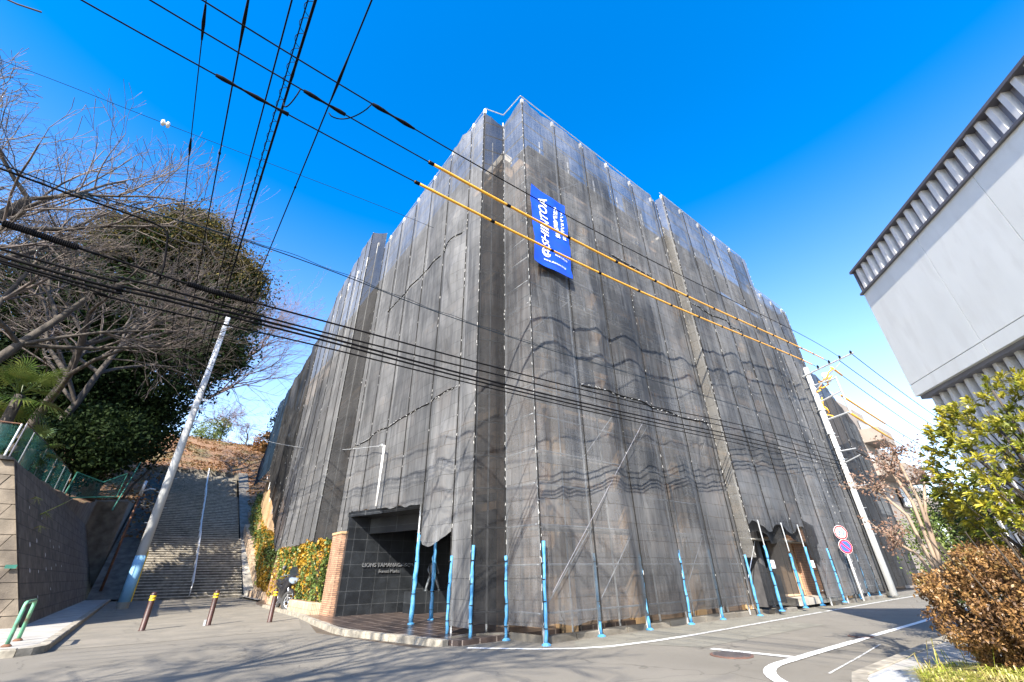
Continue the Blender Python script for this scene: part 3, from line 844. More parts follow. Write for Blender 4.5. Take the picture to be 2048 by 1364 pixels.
# green hoop on the pavement
hp = empty('hoop_barrier', 'rusty green hoop barrier on the left pavement', 'hoop barrier', (-1.78, 15.75, 0.12))
pts = [(0, -0.62, 0), (0, -0.62, 0.7)] + [(0, -0.62 + 0.1 - 0.1 * math.cos(t), 0.7 + 0.1 * math.sin(t)) for t in (0.5, 1.0, 1.57)] + [(0, 0.52 + 0.1 * math.sin(t), 0.7 + 0.1 * math.cos(t)) for t in (0, 0.55, 1.1)] + [(0, 0.62, 0.7), (0, 0.62, 0)]
MB().tube(pts, 0.038, 10).build('hoop', 'green_rail', hp, True)
for yq in (-0.62, 0.62):
    MB().lathe((0, yq, 0), [(0.085, 0), (0.085, 0.02), (0.05, 0.05)], 12).build('base_plate', 'rust', hp)

# ------------------------------------------------------------------ bollards
b0 = empty('bollard', 'brown bollard nearest the left utility pole, yellow bands on top', 'bollard', (0.53, 18.4, 0), 'bollards across the foot of the stairs')
MB().lathe((0, 0, 0), [(0.1, 0), (0.075, 0.02), (0.073, 0.9), (0.068, 0.945), (0.04, 0.975), (0.01, 0.98)], 16).build('post', 'bollard_brown', b0, True)
for h in (0.76, 0.84):
    MB().lathe((0, 0, 0), [(0.0755, h), (0.0765, h + 0.005), (0.0765, h + 0.04), (0.0755, h + 0.045)], 16).build('band', 'yellow_band', b0, True)
b1 = copy_tree(b0); b1.location = (2.2, 18.7, 0); b1['label'] = 'middle brown bollard with a small latch at its foot'
m_ = MB().box(-0.14, -0.05, 0, -0.08, 0.02, 0.16); m_.build('latch', 'galvanised', b1)
b2 = copy_tree(b0); b2.location = (3.9, 18.3, 0); b2['label'] = 'brown bollard in front of the parked motorcycle'

# ------------------------------------------------------------------ building behind the netting
bd = empty('apartment_building', 'tan tiled apartment block wrapped in scaffolding netting', 'building')
m_ = MB()
BX, BY, BT = 7.9, 9.5, 18.1
# outer walls as volume with openings: right face split around entrance door
m_.box(8.7, BY, 0, 18.6, BY + 0.3, BT)
m_.box(18.6, BY, 2.9, 24.8, BY + 0.3, BT)
m_.box(24.8, BY, 0, 30.0, BY + 0.3, BT - 1.6)
m_.box(29.7, BY + .3, 0, 30.0, 30, BT - 1.6)
m_.box(BX, 10.9, 3.5, BX + 0.3, 44.0, BT)
m_.box(BX, 18.0, 0, BX + 0.3, 44.0, 3.5)
m_.box(BX, 10.5, 0, 8.7, 10.9, BT)
m_.box(8.4, 9.8, 0, 8.7, 10.5, BT)
m_.box(8.2, 11, BT - 0.5, 29.7, 30, BT - 0.3)
m_.build('tiled_walls', 'tile_wall', bd)
m_ = MB()
m_.box(8.55, BY - 0.12, BT - 0.02, 25.6, BY + 0.4, BT + 0.42)
m_.box(BX - 0.12, 10.35, BT - 0.018, BX + 0.4, 30.0, BT + 0.419)
m_.build('parapet', 'parapet_white', bd)
m_ = MB().box(25.6, BY - 0.1, BT - 1.62, 30.1, BY + 0.4, BT - 1.2); m_.build('parapet', 'parapet_white', bd)
# floor ledges
for k in range(6):
    zf = 3.0 + k * 2.9
    m_ = MB(); m_.box(8.6, BY - 0.16, zf, 29.9, BY - 0.003, zf + 0.22)
    m_.box(BX - 0.16, 10.7, zf + 0.003, BX - 0.003, 43, zf + 0.223)
    m_.build('floor_band', 'tan_plaster', bd)
wi = 0
for k in range(6):
    zf = 3.35 + k * 2.9
    for x0 in (9.6, 12.6, 15.6, 19.4, 22.4, 26.2):
        if zf > 15.5 and x0 > 25: continue
        f_ = MB().box(x0, BY - 0.05, zf + 0.55, x0 + 1.7, BY + 0.02, zf + 2.1); fo = f_.build('window', 'frame_dark', bd)
        MB().box(x0 + .06, BY - 0.075, zf + 0.61, x0 + 1.64, BY - 0.052, zf + 2.04).build('pane', 'dark_glass', fo)
    for y0 in (12.5, 15.5, 19.5, 23.0, 27.0):
        f_ = MB().box(BX - 0.05, y0, zf + 0.55, BX + 0.02, y0 + 1.5, zf + 2.1); fo = f_.build('window', 'frame_dark', bd)
        MB().box(BX - 0.075, y0 + .06, zf + 0.61, BX - 0.052, y0 + 1.44, zf + 2.04).build('pane', 'dark_glass', fo)
# pilasters of tan plaster near the corner
m_ = MB()
for x0 in (8.75, 11.7, 14.8, 18.3, 25.0, 28.5):
    m_.box(x0, BY - 0.35, 0, x0 + 0.45, BY - 0.004, BT - 2.2)
m_.build('pilasters', 'tan_plaster', bd)
# doorway on the street side
MB().box(18.6, BY - 1.0, 0.1, 18.85, BY, 2.9).build('door_jamb', 'frame_dark', bd)
m_ = MB(); m_.box(24.6, BY - 1.0, 0.1, 24.8, BY, 2.9); m_.box(22.45, BY - 0.8, 0.1, 24.6, BY - 0.4, 2.9)
m_.build('door_jamb', 'tile_orange', bd)
dr = MB().box(20.1, BY - 0.72, 0.35, 22.44, BY - 0.66, 2.5).build('door', 'door_beige', bd)
MB().box(21.27, BY - 0.735, 0.36, 21.29, BY - 0.722, 2.49).build('seam', 'frame_dark', dr)
MB().tube([(21.4, BY - 0.76, 1.3), (21.4, BY - 0.76, 1.55)], 0.018, 6).build('handle', 'frame_dark', dr)
for zz in (0.6, 1.4, 2.3): MB().box(20.08, BY - 0.735, zz, 20.14, BY - 0.722, zz + .12).build('hinge', 'frame_dark', dr)
MB().box(19.9, BY - 1.45, 0.1, 24.4, BY - 0.73, 0.33).build('door_step', 'concrete', bd)
MB().box(18.86, BY - 0.6, 2.502, 22.44, BY - 0.2, 2.9).build('lintel', 'frame_dark', bd)
MB().box(18.86, BY - 0.5, 0.1, 20.09, BY - 0.3, 2.5).build('dark_panel', 'frame_dark', bd)

# ------------------------------------------------------------------ black stone entrance
en = empty('entrance_porch', 'black polished stone entrance porch with lettering on its wall', 'entrance')
m_ = MB(); m_.box(5.75, 17.4, 0.1, 10.2, 17.6, 3.28)
m_.build('stone_wall', 'black_stone', en)
cano = [(5.75, 17.4), (5.72, 17.62), (10.4, 17.62), (10.4, 10.95), (7.75, 10.95), (7.3, 12.4)]
m_ = MB(); m_.poly(cano, 3.285, 3.46); m_.build('canopy', 'black_stone', en)
m_ = MB(); m_.obox((6.55, 17.39), (0.3, -0.954), (0.954, 0.3), 0, 0, 2.72, 6.2, 0.12, 3.283); m_.build('lintel', 'black_stone', en)
m_ = MB(); m_.box(10.2, 10.95, 0.1, 10.4, 17.6, 3.28); m_.box(8.72, 10.92, 0.1, 10.2, 11.1, 3.28); m_.build('glass_front', 'dark_glass', en)
m_ = MB(); 
for yq in (11.6, 13.0, 14.6, 16.2):
    m_.box(10.12, yq, 0.1, 10.19, yq + 0.06, 3.28)
m_.build('mullions', 'frame_dark', en)
for (body, zc, sz) in (('LIONS TAMANAGAYAMA', 1.66, 0.19), ('Forest Marks', 1.45, 0.15)):
    v, f = text_data(body, sz, 0.012, sx=1.0 if sz > .16 else 1.05, offset=0.002)
    MB().add([(7.52 + p[0], 17.375 - p[2] - 0.01, zc + p[1]) for p in v], f).build('lettering', 'silver', en)
pl_ = MB().bevel_box(8.05, 16.1, 0.1, 10.1, 17.0, 0.78, 0.015).build('stone_plinth', 'black_stone'); tag(pl_, 'dark stone plinth beside the lettered black wall', 'plinth')
s_ = empty('statue', 'small dark statue of a striding figure on the stone plinth', 'statue', (8.9, 16.45, 0.78))
b_ = MB()
for (a, bb, c) in ((-0.16, 0.0, 0.03), (0.2, 0.02, -0.02)):
    b_.tube([(a * 1.5, c, 0.0), (a * 1.35, c, 0.12), (a * 0.95, c, 0.3), (a * 0.45, 0, 0.52)], [0.05, 0.045, 0.06, 0.08], 10)
    b_.bevel_box(a * 1.5 - 0.06, c - 0.09, 0, a * 1.5 + 0.06, c + 0.05, 0.05, 0.015)
b_.tube([(0, 0, 0.46), (0, 0, 0.6), (-0.02, 0, 0.8), (-0.02, 0, 0.92), (-0.02, 0, 0.98)], [0.1, 0.12, 0.14, 0.1, 0.045], 12)
b_.tube([(-0.14, 0, 0.9), (-0.22, -0.03, 0.7), (-0.18, -0.1, 0.52)], [0.045, 0.038, 0.025], 8)
b_.tube([(0.1, 0, 0.9), (0.2, -0.03, 0.72), (0.2, -0.12, 0.56)], [0.045, 0.038, 0.025], 8)
b_.lathe((-0.02, 0, 1.08), [(0.02, -0.1), (0.07, -0.06), (0.085, 0.0), (0.07, 0.07), (0.02, 0.1)], 12)
b_.build('figure', 'bronze', s_, True)
# brick pillar left of entrance
pi_ = empty('brick_pillar', 'orange tiled pillar between the hedge and the black entrance', 'pillar')
MB().box(5.6, 17.65, 0.1, 6.1, 18.7, 2.72).build('shaft', 'tile_orange', pi_)
MB().bevel_box(5.57, 17.62, 2.72, 6.13, 18.73, 2.8, 0.01).build('cap', 'tan_plaster', pi_)

# planters and hedges left of the pillar
def leaf_volume(n, fn, size, rng, shell=0.35):
    """n leaf quads near the surface of box-like volumes; fn(u,v,w)->xyz with u,v,w in 0..1"""
    pass
def boxhedge(name, label, x0, x1, y0, y1, z0, z1, n, size, mats, group, seed, slope=0.0):
    rg = np.random.default_rng(seed)
    e_ = empty(name, label, 'hedge', ((x0 + x1) / 2, (y0 + y1) / 2, z0), group)
    for mi, (mname, frac) in enumerate(mats):
        k = int(n * frac)
        P = rg.uniform(0, 1, (k, 3))
        face = rg.integers(0, 4, k)
        P[face == 0, 0] = rg.uniform(0, 0.18, (face == 0).sum())
        P[face == 1, 1] = rg.uniform(0, 0.06, (face == 1).sum())
        P[face == 2, 2] = rg.uniform(0.9, 1, (face == 2).sum())
        Q = np.empty_like(P)
        Q[:, 0] = x0 + P[:, 0] * (x1 - x0); Q[:, 1] = y0 + P[:, 1] * (y1 - y0)
        Q[:, 2] = z0 + P[:, 2] * (z1 - z0) + slope * (Q[:, 1] - y0)
        lump = np.array([mnoise.noise(Vector((a * 1.5, b * 2.2, c * 1.3 + seed))) for a, b, c in Q])
        Q[:, 0] -= 0.22 * lump
        Q[:, 2] += np.where(P[:, 2] > .85, 0.25 * lump, 0)
        # each species grows in its own vertical patches
        sel = np.array([mnoise.noise(Vector((b * 1.6, c * 0.5, seed * 3.1))) for a, b, c in Q])
        keep = sel > 0.0 if mi == 0 else sel <= 0.08
        Q = Q[keep]
        V, F = quads(Q - np.array([(x0 + x1) / 2, (y0 + y1) / 2, z0]), size, rng=rg, aspect=0.7)
        npobj('foliage', V, F, mname, e_)
    m_ = MB()
    rr = random.Random(seed)
    for i in range(int((y1 - y0) * 4)):
        yy = y0 + rr.uniform(0.1, y1 - y0 - 0.1); xx = (x0 + x1) / 2 + rr.uniform(-.12, .12)
        m_.tube([(xx, yy, z0 - 0.1 + slope * (yy - y0)), (xx + rr.uniform(-.1, .1), yy + rr.uniform(-.2, .2), z1 - 0.1 + slope * (yy - y0))], [0.025, 0.01], 5)
    m_.build('stems', 'bark', e_, loc=None)
    e_.children[-1].location = (-(x0 + x1) / 2, -(y0 + y1) / 2, -z0)
    return e_
m_ = MB()
m_.bevel_box(5.3, 18.8, 0.0, 5.55, 22.2, 0.48, 0.03); m_.box(5.55, 18.8, 0.0, 6.2, 18.95, 0.46); m_.box(5.55, 22.05, 0.0, 6.2, 22.2, 0.46)
tag(m_.build('planter', 'planter_brick'), 'low brick planter beneath the hedge next to the orange pillar', 'planter', 'brick planters')
m_ = MB()
m_.bevel_box(5.65, 24.6, 0.0, 5.85, 28.2, 0.48, 0.03); m_.box(5.85, 24.6, 0.0, 6.2, 24.75, 0.46)
tag(m_.build('planter', 'planter_brick'), 'low brick planter behind the parked motorcycle', 'planter', 'brick planters')
boxhedge('hedge', 'green and gold hedge between the motorcycle and the orange pillar', 5.5, 6.1, 18.8, 22.8, 0.45, 2.65, 9000, 0.12, [('leaf_hedge', 0.5), ('leaf_hedge_gold', 0.5)], 'hedges in front of the netting', 11)
boxhedge('hedge', 'pale green hedge with brown patches behind the motorcycle', 5.6, 6.15, 23.2, 28.2, 0.45, 2.6, 8000, 0.13, [('leaf_hedge', 0.6), ('leaf_hedge_gold', 0.4)], 'hedges in front of the netting', 23)
boxhedge('hedge', 'hedge turning from rusty orange to green at the foot of the side ramp', 6.5, 7.1, 33.0, 38.0, 0.35, 2.6, 9000, 0.14, [('leaf_hedge', 0.3), ('leaf_hedge_gold', 0.7)], 'hedges in front of the netting', 35, 0.12)
boxhedge('hedge', 'orange topped hedge halfway up the side ramp', 7.0, 7.6, 38.6, 44.0, 0.7, 3.6, 9000, 0.15, [('leaf_hedge', 0.55), ('leaf_hedge_gold', 0.45)], 'hedges in front of the netting', 47, 0.33)
boxhedge('hedge', 'dark green hedge highest up beside the stairs', 7.15, 7.9, 44.5, 52.0, 2.4, 5.4, 9000, 0.17, [('leaf_hedge', 0.9), ('leaf_hedge_gold', 0.1)], 'hedges in front of the netting', 59, 0.5)
m_ = MB()
m_.bevel_box(6.35, 32.8, 0.1, 6.5, 38.2, 0.5, 0.03)
m_.add([(6.9, 38.4, 0.1), (7.7, 38.4, 0.1), (7.7, 52, 5.0), (6.9, 52, 5.0), (6.9, 38.4, 0.75), (7.7, 38.4, 0.75), (7.7, 52, 5.9), (6.9, 52, 5.9)], [(0, 1, 5, 4), (0, 4, 7, 3), (4, 5, 6, 7), (1, 2, 6, 5)])
tag(m_.build('planter', 'planter_brick'), 'sloping brick planter climbing beside the staircase', 'planter', 'brick planters')
pw = empty('boundary_pier', 'slanting brick pier with pale cap between the two hedges', 'pier')
MB().add([(5.95, 29.6, 0.1), (6.35, 29.6, 0.1), (6.35, 30.2, 0.1), (5.95, 30.2, 0.1), (6.05, 29.8, 2.9), (6.35, 29.8, 2.9), (6.35, 30.2, 2.9), (6.05, 30.2, 2.9)], [(0, 1, 5, 4), (1, 2, 6, 5), (2, 3, 7, 6), (3, 0, 4, 7)]).build('shaft', 'tile_orange', pw)
MB().bevel_box(6.0, 29.72, 2.9, 6.4, 30.3, 3.0, 0.02).build('cap', 'tan_plaster', pw)
cc = empty('security_camera', 'white security camera on the pale cap of the brick pier', 'camera', (6.15, 29.9, 3.0))
MB().tube([(0, 0, 0), (0, 0, 0.2)], 0.03, 8).build('bracket', 'white_metal', cc)
MB().tube([(0.1, 0.2, 0.3), (-0.12, -0.2, 0.24)], 0.085, 10).build('housing', 'white_metal', cc, True)
bw = empty('boundary_wall', 'tan plastered boundary wall at the top of the hedges beside the stairs', 'wall')
m_ = MB(); m_.box(7.3, 44.0, 5.0, 8.4, 48.5, 9.3); m_.build('plastered_block', 'tan_plaster', bw)
MB().box(7.2, 43.2, 4.1, 7.5, 43.6, 8.3).build('pier', 'tan_plaster', bw)
MB().box(7.35, 42.2, 2.5, 7.9, 43.99, 7.6).build('stepped_panel', 'tan_wall', bw)

# ------------------------------------------------------------------ scaffolding
def posts_line(sc, P, z1s, sleeve=True, z00=0.02, name='post'):
    for (x, y), z1 in zip(P, z1s):
        z0 = 2.85 if (16.3 < x < 21 and y < 8) else z00
        MB().tube([(x, y, z0), (x, y, z1)], 0.03, 6).build(name, 'galvanised', sc)
sc = empty('scaffold', 'steel pipe scaffold wrapped around the apartment block', 'scaffold')
RX = [7.16 + 1.83 * i for i in range(6)]                    # right facade, near part
RFx = [16.6 + 1.83 * i for i in range(5)]
RGx = [25.75, 27.4, 29.0, 30.6]
outer = [(max(x, 7.24), 8.25) for x in RX] + [(max(x, 16.68), 7.8) for x in RFx] + [(x, 8.02) for x in RGx]
tops = [19.25] * 6 + [19.3] * 5 + [17.4] * 4
posts_line(sc, outer, tops)
inner = [(x, 9.15) for x in RX[1:]] + [(x, 9.15) for x in RFx + RGx]
posts_line(sc, inner, [18.9] * 5 + [19.0] * 5 + [17.0] * 4)
LY = [9.62, 10.5] + [12.3 + 1.83 * i for i in range(5)]
LY2 = [21.9 + 1.83 * i for i in range(5)]
LY3 = [30.8, 32.6, 34.5, 36.4, 38.5, 41, 43.5, 46, 48.5]
def left_top(y):
    if y < 20.3: return 19.1
    if y < 29.3: return 20.2
    if y < 32.5: return 20.2 - (y - 29.3) * 0.5
    if y < 39: return 18.6 - (y - 32.5) * 0.22
    return 17.17 - (y - 39) * 0.04
for y_ in LY:
    z0 = 0.02 if y_ < 11 else 3.48
    MB().tube([(6.27, y_, z0), (6.27, y_, left_top(y_) + 0.2)], 0.03, 6).build('post', 'galvanised', sc)
    MB().tube([(7.3, y_ + .0, z0 if y_ > 11 else 0.02), (7.3, y_, left_top(y_) - .2)], 0.03, 6).build('post', 'galvanised', sc)
for y_ in LY2 + LY3:
    MB().tube([(6.2 if y_ < 30 else (6.33 if y_ < 40 else 6.4 + (y_ - 40) * .04), y_, 2.6 if y_ < 31 else 2.6 + max(0, (y_ - 31)) * .5), (6.2 if y_ < 30 else (6.33 if y_ < 40 else 6.4 + (y_ - 40) * .04), y_, left_top(y_) - (0.1 if y_ > 30 else -0.2))], 0.03, 6).build('post', 'galvanised', sc)
MB().tube([(7.08, 9.4, 0.02), (7.08, 9.4, 18.9)], 0.03, 6).build('post', 'galvanised', sc)
for k in range(11):
    zl = 0.55 + 1.8 * k
    m_ = MB()
    for dz in (0, 0.95):
        m_.tube([(7.16, 8.24, zl + dz), (16.4, 8.24, zl + dz)], 0.022, 5)
        m_.tube([(16.6 if zl > 2.7 else 21.6, 7.8, zl + dz), (25.6, 7.8, zl + dz)], 0.02, 5)
        if zl < 17: m_.tube([(25.75, 8.04, zl + dz), (30.9, 8.04, zl + dz)], 0.022, 5)
        ys0 = 10.6 if zl < 3.4 else 9.62
        if zl > 3.4: m_.tube([(6.29, 9.62, zl + dz), (6.29, 20.2, zl + dz)], 0.022, 5)
        if zl > 3.0: m_.tube([(6.16, 21.9, zl + dz), (6.3, 30.8, zl + dz)], 0.022, 5)
        m_.tube([(6.27, 9.64, zl + dz), (7.08, 9.4, zl + dz)], 0.022, 5)
        m_.tube([(7.1, 9.4, zl + dz), (7.16, 8.24, zl + dz)], 0.022, 5)
    m_.build('guard_rails', 'galvanised', sc)
    if 0 < k < 10:
        m_ = MB()
        m_.box(7.6, 8.4, zl - 0.05, 16.5, 9.1, zl); m_.box(16.7, 8.1, zl - 0.05, 25.7 if zl > 17 else 30.5, 8.95, zl)
        if zl > 3.6: m_.box(6.4, 10.6, zl - 0.05, 7.2, 29.5, zl)
        m_.build('walkway', 'board', sc)
random.seed(3)
for (x, y) in outer[:-1]:
    for k in range(0, 10, 2):
        z0 = 0.55 + 1.8 * k
        if random.random() < 0.5 and z0 < 15: MB().tube([(x, y + 0.03, z0), (x + 1.83, y + 0.03, z0 + 1.8)], 0.016, 4).build('brace', 'galvanised', sc)
MB().tube([(7.35, 8.02, 0.95), (11.7, 7.98, 5.6)], 0.006, 5).build('brace', 'mid_metal', sc)
# blue padded sleeves round the feet
def sleeve(x, y, z0=0.0, h=1.85, rr=0.066, seed=0, top=None):
    rd = random.Random(seed)
    pts, rad = [], []
    n_ = 12
    h *= rd.uniform(0.9, 1.08); lx, ly = rd.uniform(-.03, .03), rd.uniform(-.02, .02)
    for i in range(n_ + 1):
        t = i / n_
        pts.append((x + lx * t + rd.uniform(-.012, .012), y + ly * t + rd.uniform(-.01, .01), z0 + 0.05 + t * h))
        rad.append(rr * (1 + rd.uniform(-.22, .15)))
    o = MB().tube(pts, rad, 10).build('padded_sleeve', 'blue_sleeve', sc, True)
    MB().lathe((x, y, z0), [(0.1, 0.0), (0.1, 0.02), (0.045, 0.05)], 10).build('base_jack', 'blue_sleeve', o)
    for k in range(4):
        zz = z0 + 0.3 + k * 0.42 + rd.uniform(-.06, .06)
        MB().lathe((x, y, zz), [(rr * 1.08, 0), (rr * 1.1, 0.01), (rr * 1.08, 0.02)], 10).build('cord', 'dark_rope', o)
    return o
for i, (x, y) in enumerate([(6.2, 9.55), (7.0, 9.28), (7.14, 8.07), (8.99, 8.2), (10.82, 8.19), (12.65, 8.13), (14.48, 8.2), (16.35, 7.95), (6.15, 10.5)]):
    sleeve(x, y, 0.0, 1.8, 0.04, i)
for i, (x, y) in enumerate([(17.2, 7.6), (19.1, 7.6), (20.6, 7.58), (23.0, 7.62), (27.4, 7.9), (29.0, 7.9), (30.8, 7.9), (25.75, 7.8)]):
    sleeve(x, y + (0.08 if x > 24 else 0), 0.1, 1.8, 0.046, 20 + i)
for i, (x, y, h) in enumerate([(6.5, 13.1, 2.35), (7.5, 13.8, 2.25)]):
    sleeve(x, y, 0.1, h, 0.062, 40 + i)
    MB().tube([(x, y, 2.2), (x, y, 3.6)], 0.03, 6).build('post', 'galvanised', sc)
for x in (17.2, 19.1, 20.6):
    MB().tube([(x, 7.6, 1.9), (x, 7.6, 2.9)], 0.02, 6).build('post', 'galvanised', sc)
for x in (17.1, 20.52):
    MB().box(x, 7.48, 1.35, x + .24, 7.5, 1.6).build('notice_card', 'sign_white', sc)
# top brackets and white clamps
m_ = MB()
for (x, y), z1 in zip(outer, tops):
    m_.box(x - 0.05, y - 0.05, z1 - 0.25, x + 0.05, y + 0.05, z1 + 0.04)
for y_ in LY + LY2:
    m_.box(6.2, y_ - 0.05, left_top(y_), 6.3, y_ + 0.05, left_top(y_) + 0.25)
m_.build('clamps', 'white_metal', sc)

# ------------------------------------------------------------------ netting
def net(name, label, A, B, ztop, zbot, material, seed, amp=1.0, bay=1.83, bay0=0.0, step=0.11, group='dust nets on the scaffold', ties=True, seams=(), pins=None):
    """A->B in plan; outward is to the right of A->B"""
    A, B = Vector(A), Vector(B)
    L = (B - A).length
    d = (B - A) / L
    nrm = Vector((d.y, -d.x))
    nu = max(2, int(L / step)); 
    H = max(ztop(0) - zbot(0), ztop(L) - zbot(L))
    nv = max(2, int(H / (step * 1.35)))
    V = np.zeros(((nu + 1) * (nv + 1), 3), dtype=np.float32)
    k = 0
    def disp(u, z):
        b = abs(math.sin(math.pi * (u - bay0) / bay))
        u2 = ((u - bay0) / bay) % 1.0; q1f = mnoise.noise(Vector((math.floor((u - bay0) / bay) * 3.7 + 1.3, seed * 1.7, 0.5)))
        q6 = mnoise.noise(Vector((math.floor((u - bay0) / bay) * 5.1, z * 0.28, seed * 2.3))) * 2
        q1 = mnoise.noise(Vector((math.floor((u - bay0) / bay) * 7.3 + seed, z * 0.22, seed)))
        q2 = mnoise.noise(Vector((u * 0.9, z * 0.35, seed + 5)))
        q3 = mnoise.noise(Vector((u * 3.2, z * 0.7 + u * 0.8, seed + 9)))
        q4 = 1 - abs(mnoise.noise(Vector((u * 2.0 + z * 0.5, z * 1.4 - u, seed + 2)))) * 2
        q5 = mnoise.noise(Vector((u * 7.5, z * 2.0, seed + 4)))
        fold = max(0.0, 1 - abs(u2 - (0.25 + 0.5 * q1f) - 0.22 * q2) * 7) * max(0.0, q6)
        v = amp * (b * (0.2 * q1 + 0.11 * q2 + 0.06) + (0.2 + 0.8 * math.sqrt(b)) * (0.03 * q3 + 0.022 * q4 * max(0, q2 + .3) + 0.004 * q5) - 0.09 * fold)
        dg = u * 1.3 + z * 0.9; dh = u * 1.2 - z * 1.1
        v += amp * 0.018 * (mnoise.noise(Vector((dg * 2.2, dh * 0.35, seed + 20))) + mnoise.noise(Vector((dh * 2.2, dg * 0.3, seed + 31)))) * (0.3 + b)
        return v if v > 0 else v * 0.3
    for i in range(nu + 1):
        u = L * i / nu
        zt, zb = ztop(u), zbot(u)
        bb = abs(math.sin(math.pi * (u - bay0) / bay))
        zt2 = zt - 0.28 * bb * amp * (0.6 + 0.6 * abs(mnoise.noise(Vector((u * .5, seed, 1)))))
        zb2 = zb + 0.07 * mnoise.noise(Vector((u * 1.7, seed, 0)))
        for j in range(nv + 1):
            t = j / nv
            z = zb2 + (zt2 - zb2) * t
            o = disp(u, z)
            if z - zb < 0.9: o += 0.05 * amp * mnoise.noise(Vector((u * 3.5, z * 4.5, seed))) * (1 - (z - zb) / 0.9)
            edge = min(1.0, u / 0.25, (L - u) / 0.25)
            o *= edge
            p = A + d * u + nrm * o
            V[k] = (p.x, p.y, z); k += 1
    ii, jj = np.meshgrid(np.arange(nu), np.arange(nv), indexing='ij')
    a = ii * (nv + 1) + jj
    F = np.stack([a, a + nv + 1, a + nv + 2, a + 1], -1).reshape(-1, 4)
    o = npobj(name, V, F, material, smooth=True)
    tag(o, label, 'safety net', group)
    rd = random.Random(seed)
    if ties:
        m_ = MB()
        # laced seams: short white cord stitches along every post, dark gaps between
        us = [0.0, L]
        u = bay0 if bay0 > 0 else bay
        while u < L - 0.2:
            us.append(u); u += bay
        for u in us:
            z = zbot(u) + 0.05
            while z < ztop(u) - 0.1:
                h = rd.uniform(0.04, 0.14)
                off = (disp(u, z) if 0 < u < L else 0) + 0.02
                p = A + d * (u + rd.uniform(-.01, .012)) + nrm * off
                wv = rd.uniform(-0.02, 0.02)
                m_.tube([(p.x, p.y, z), (p.x + d.x * wv, p.y + d.y * wv, z + h)], 0.0062, 4)
                z += h + rd.uniform(0.1, 0.55)
        for zz, u0, u1 in seams:
            u = u0
            while u < u1:
                off = disp(u, zz) + 0.03
                p = A + d * u + nrm * off
                m_.tube([(p.x, p.y, zz + rd.uniform(-.03, .03)), (p.x + d.x * .08, p.y + d.y * .08, zz + rd.uniform(-.03, .03))], 0.011, 4)
                u += rd.uniform(0.12, 0.5)
        m_.build('lacing', 'white_tie', o)['kind'] = 'stuff'
        m_ = MB()
        for u in us[2:] + [0.0]:
            pts = []
            z = zbot(u)
            while z < ztop(u):
                off = (disp(u, z) if 0 < u < L else 0) + 0.012
                p = A + d * u + nrm * off
                pts.append((p.x, p.y, z)); z += 0.35
            if len(pts) > 1: m_.tube(pts, 0.022, 4)
        for zz, u0, u1 in seams:
            pts = []
            u = u0
            while u < u1:
                p = A + d * u + nrm * (disp(u, zz) + 0.015)
                pts.append((p.x, p.y, zz + 0.05 * math.sin(u * 2.2) * amp)); u += 0.3
            m_.tube(pts, 0.022, 4)
        m_.build('seam', 'dark_rope', o)
    return o
c_ = lambda v: (lambda u: v)
# right facade, near part
net('safety_net', 'grey net on the right facade nearest the corner, behind the blue banner', (7.16, 8.15), (16.6, 8.15), c_(19.15), c_(0.32), 'net_grey', 1, 1.1, seams=[(6.4, 1.9, 9.3), (12.9, 4.6, 9.2)])
# jog facing left
net('safety_net', 'narrow pale strip of net where the right facade steps forward', (16.6, 8.15), (16.6, 7.7), c_(19.2), c_(1.7), 'net_white', 2, 0.35, bay=0.6)
def zb_door(u):
    if 2.6 < u < 6.6: return 2.75 + 0.12 * math.sin(u * 3.1)
    return 0.35
net('safety_net', 'bunched grey net hanging above the beige doorway', (16.6, 7.7), (21.5, 7.7), c_(19.25), lambda u: 2.7 + 0.16 * math.sin(u * 3.1), 'net_grey', 13, 0.9, seams=[(12.2, 0.1, 4.8)])
net('safety_net', 'low scrap of grey net covering the bottom left of the doorway', (16.65, 7.75), (18.0, 7.7), lambda u: 1.6 - 0.25 * u, c_(0.3), 'net_dark', 31, 0.9, ties=False)
net('safety_net', 'grey net just right of the beige doorway, fraying at its left edge', (21.5, 7.7), (25.75, 7.7), c_(19.2), c_(0.3), 'net_grey', 37, 0.9)
net('safety_net', 'lower grey net at the far end of the right facade', (25.75, 7.95), (31.0, 7.95), c_(17.4), c_(0.3), 'net_grey', 41, 1.0, bay=1.62)
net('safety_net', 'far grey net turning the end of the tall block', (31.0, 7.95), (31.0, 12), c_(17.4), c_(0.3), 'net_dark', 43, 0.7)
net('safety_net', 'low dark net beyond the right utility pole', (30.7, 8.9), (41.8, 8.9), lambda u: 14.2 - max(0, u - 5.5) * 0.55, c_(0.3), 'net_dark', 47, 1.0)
# corner notch
net('safety_net', 'dark narrow net facing the street in the corner notch', (6.2, 9.6), (7.06, 9.35), lambda u: 19.1 - 0.55 * u, c_(0.3), 'net_dark', 5, 0.8, bay=0.9)
net('safety_net', 'bright narrow net at the very corner of the building', (7.06, 9.35), (7.16, 8.15), lambda u: 18.62 + 0.5 * u, c_(0.3), 'net_grey', 6, 0.6, bay=1.2)
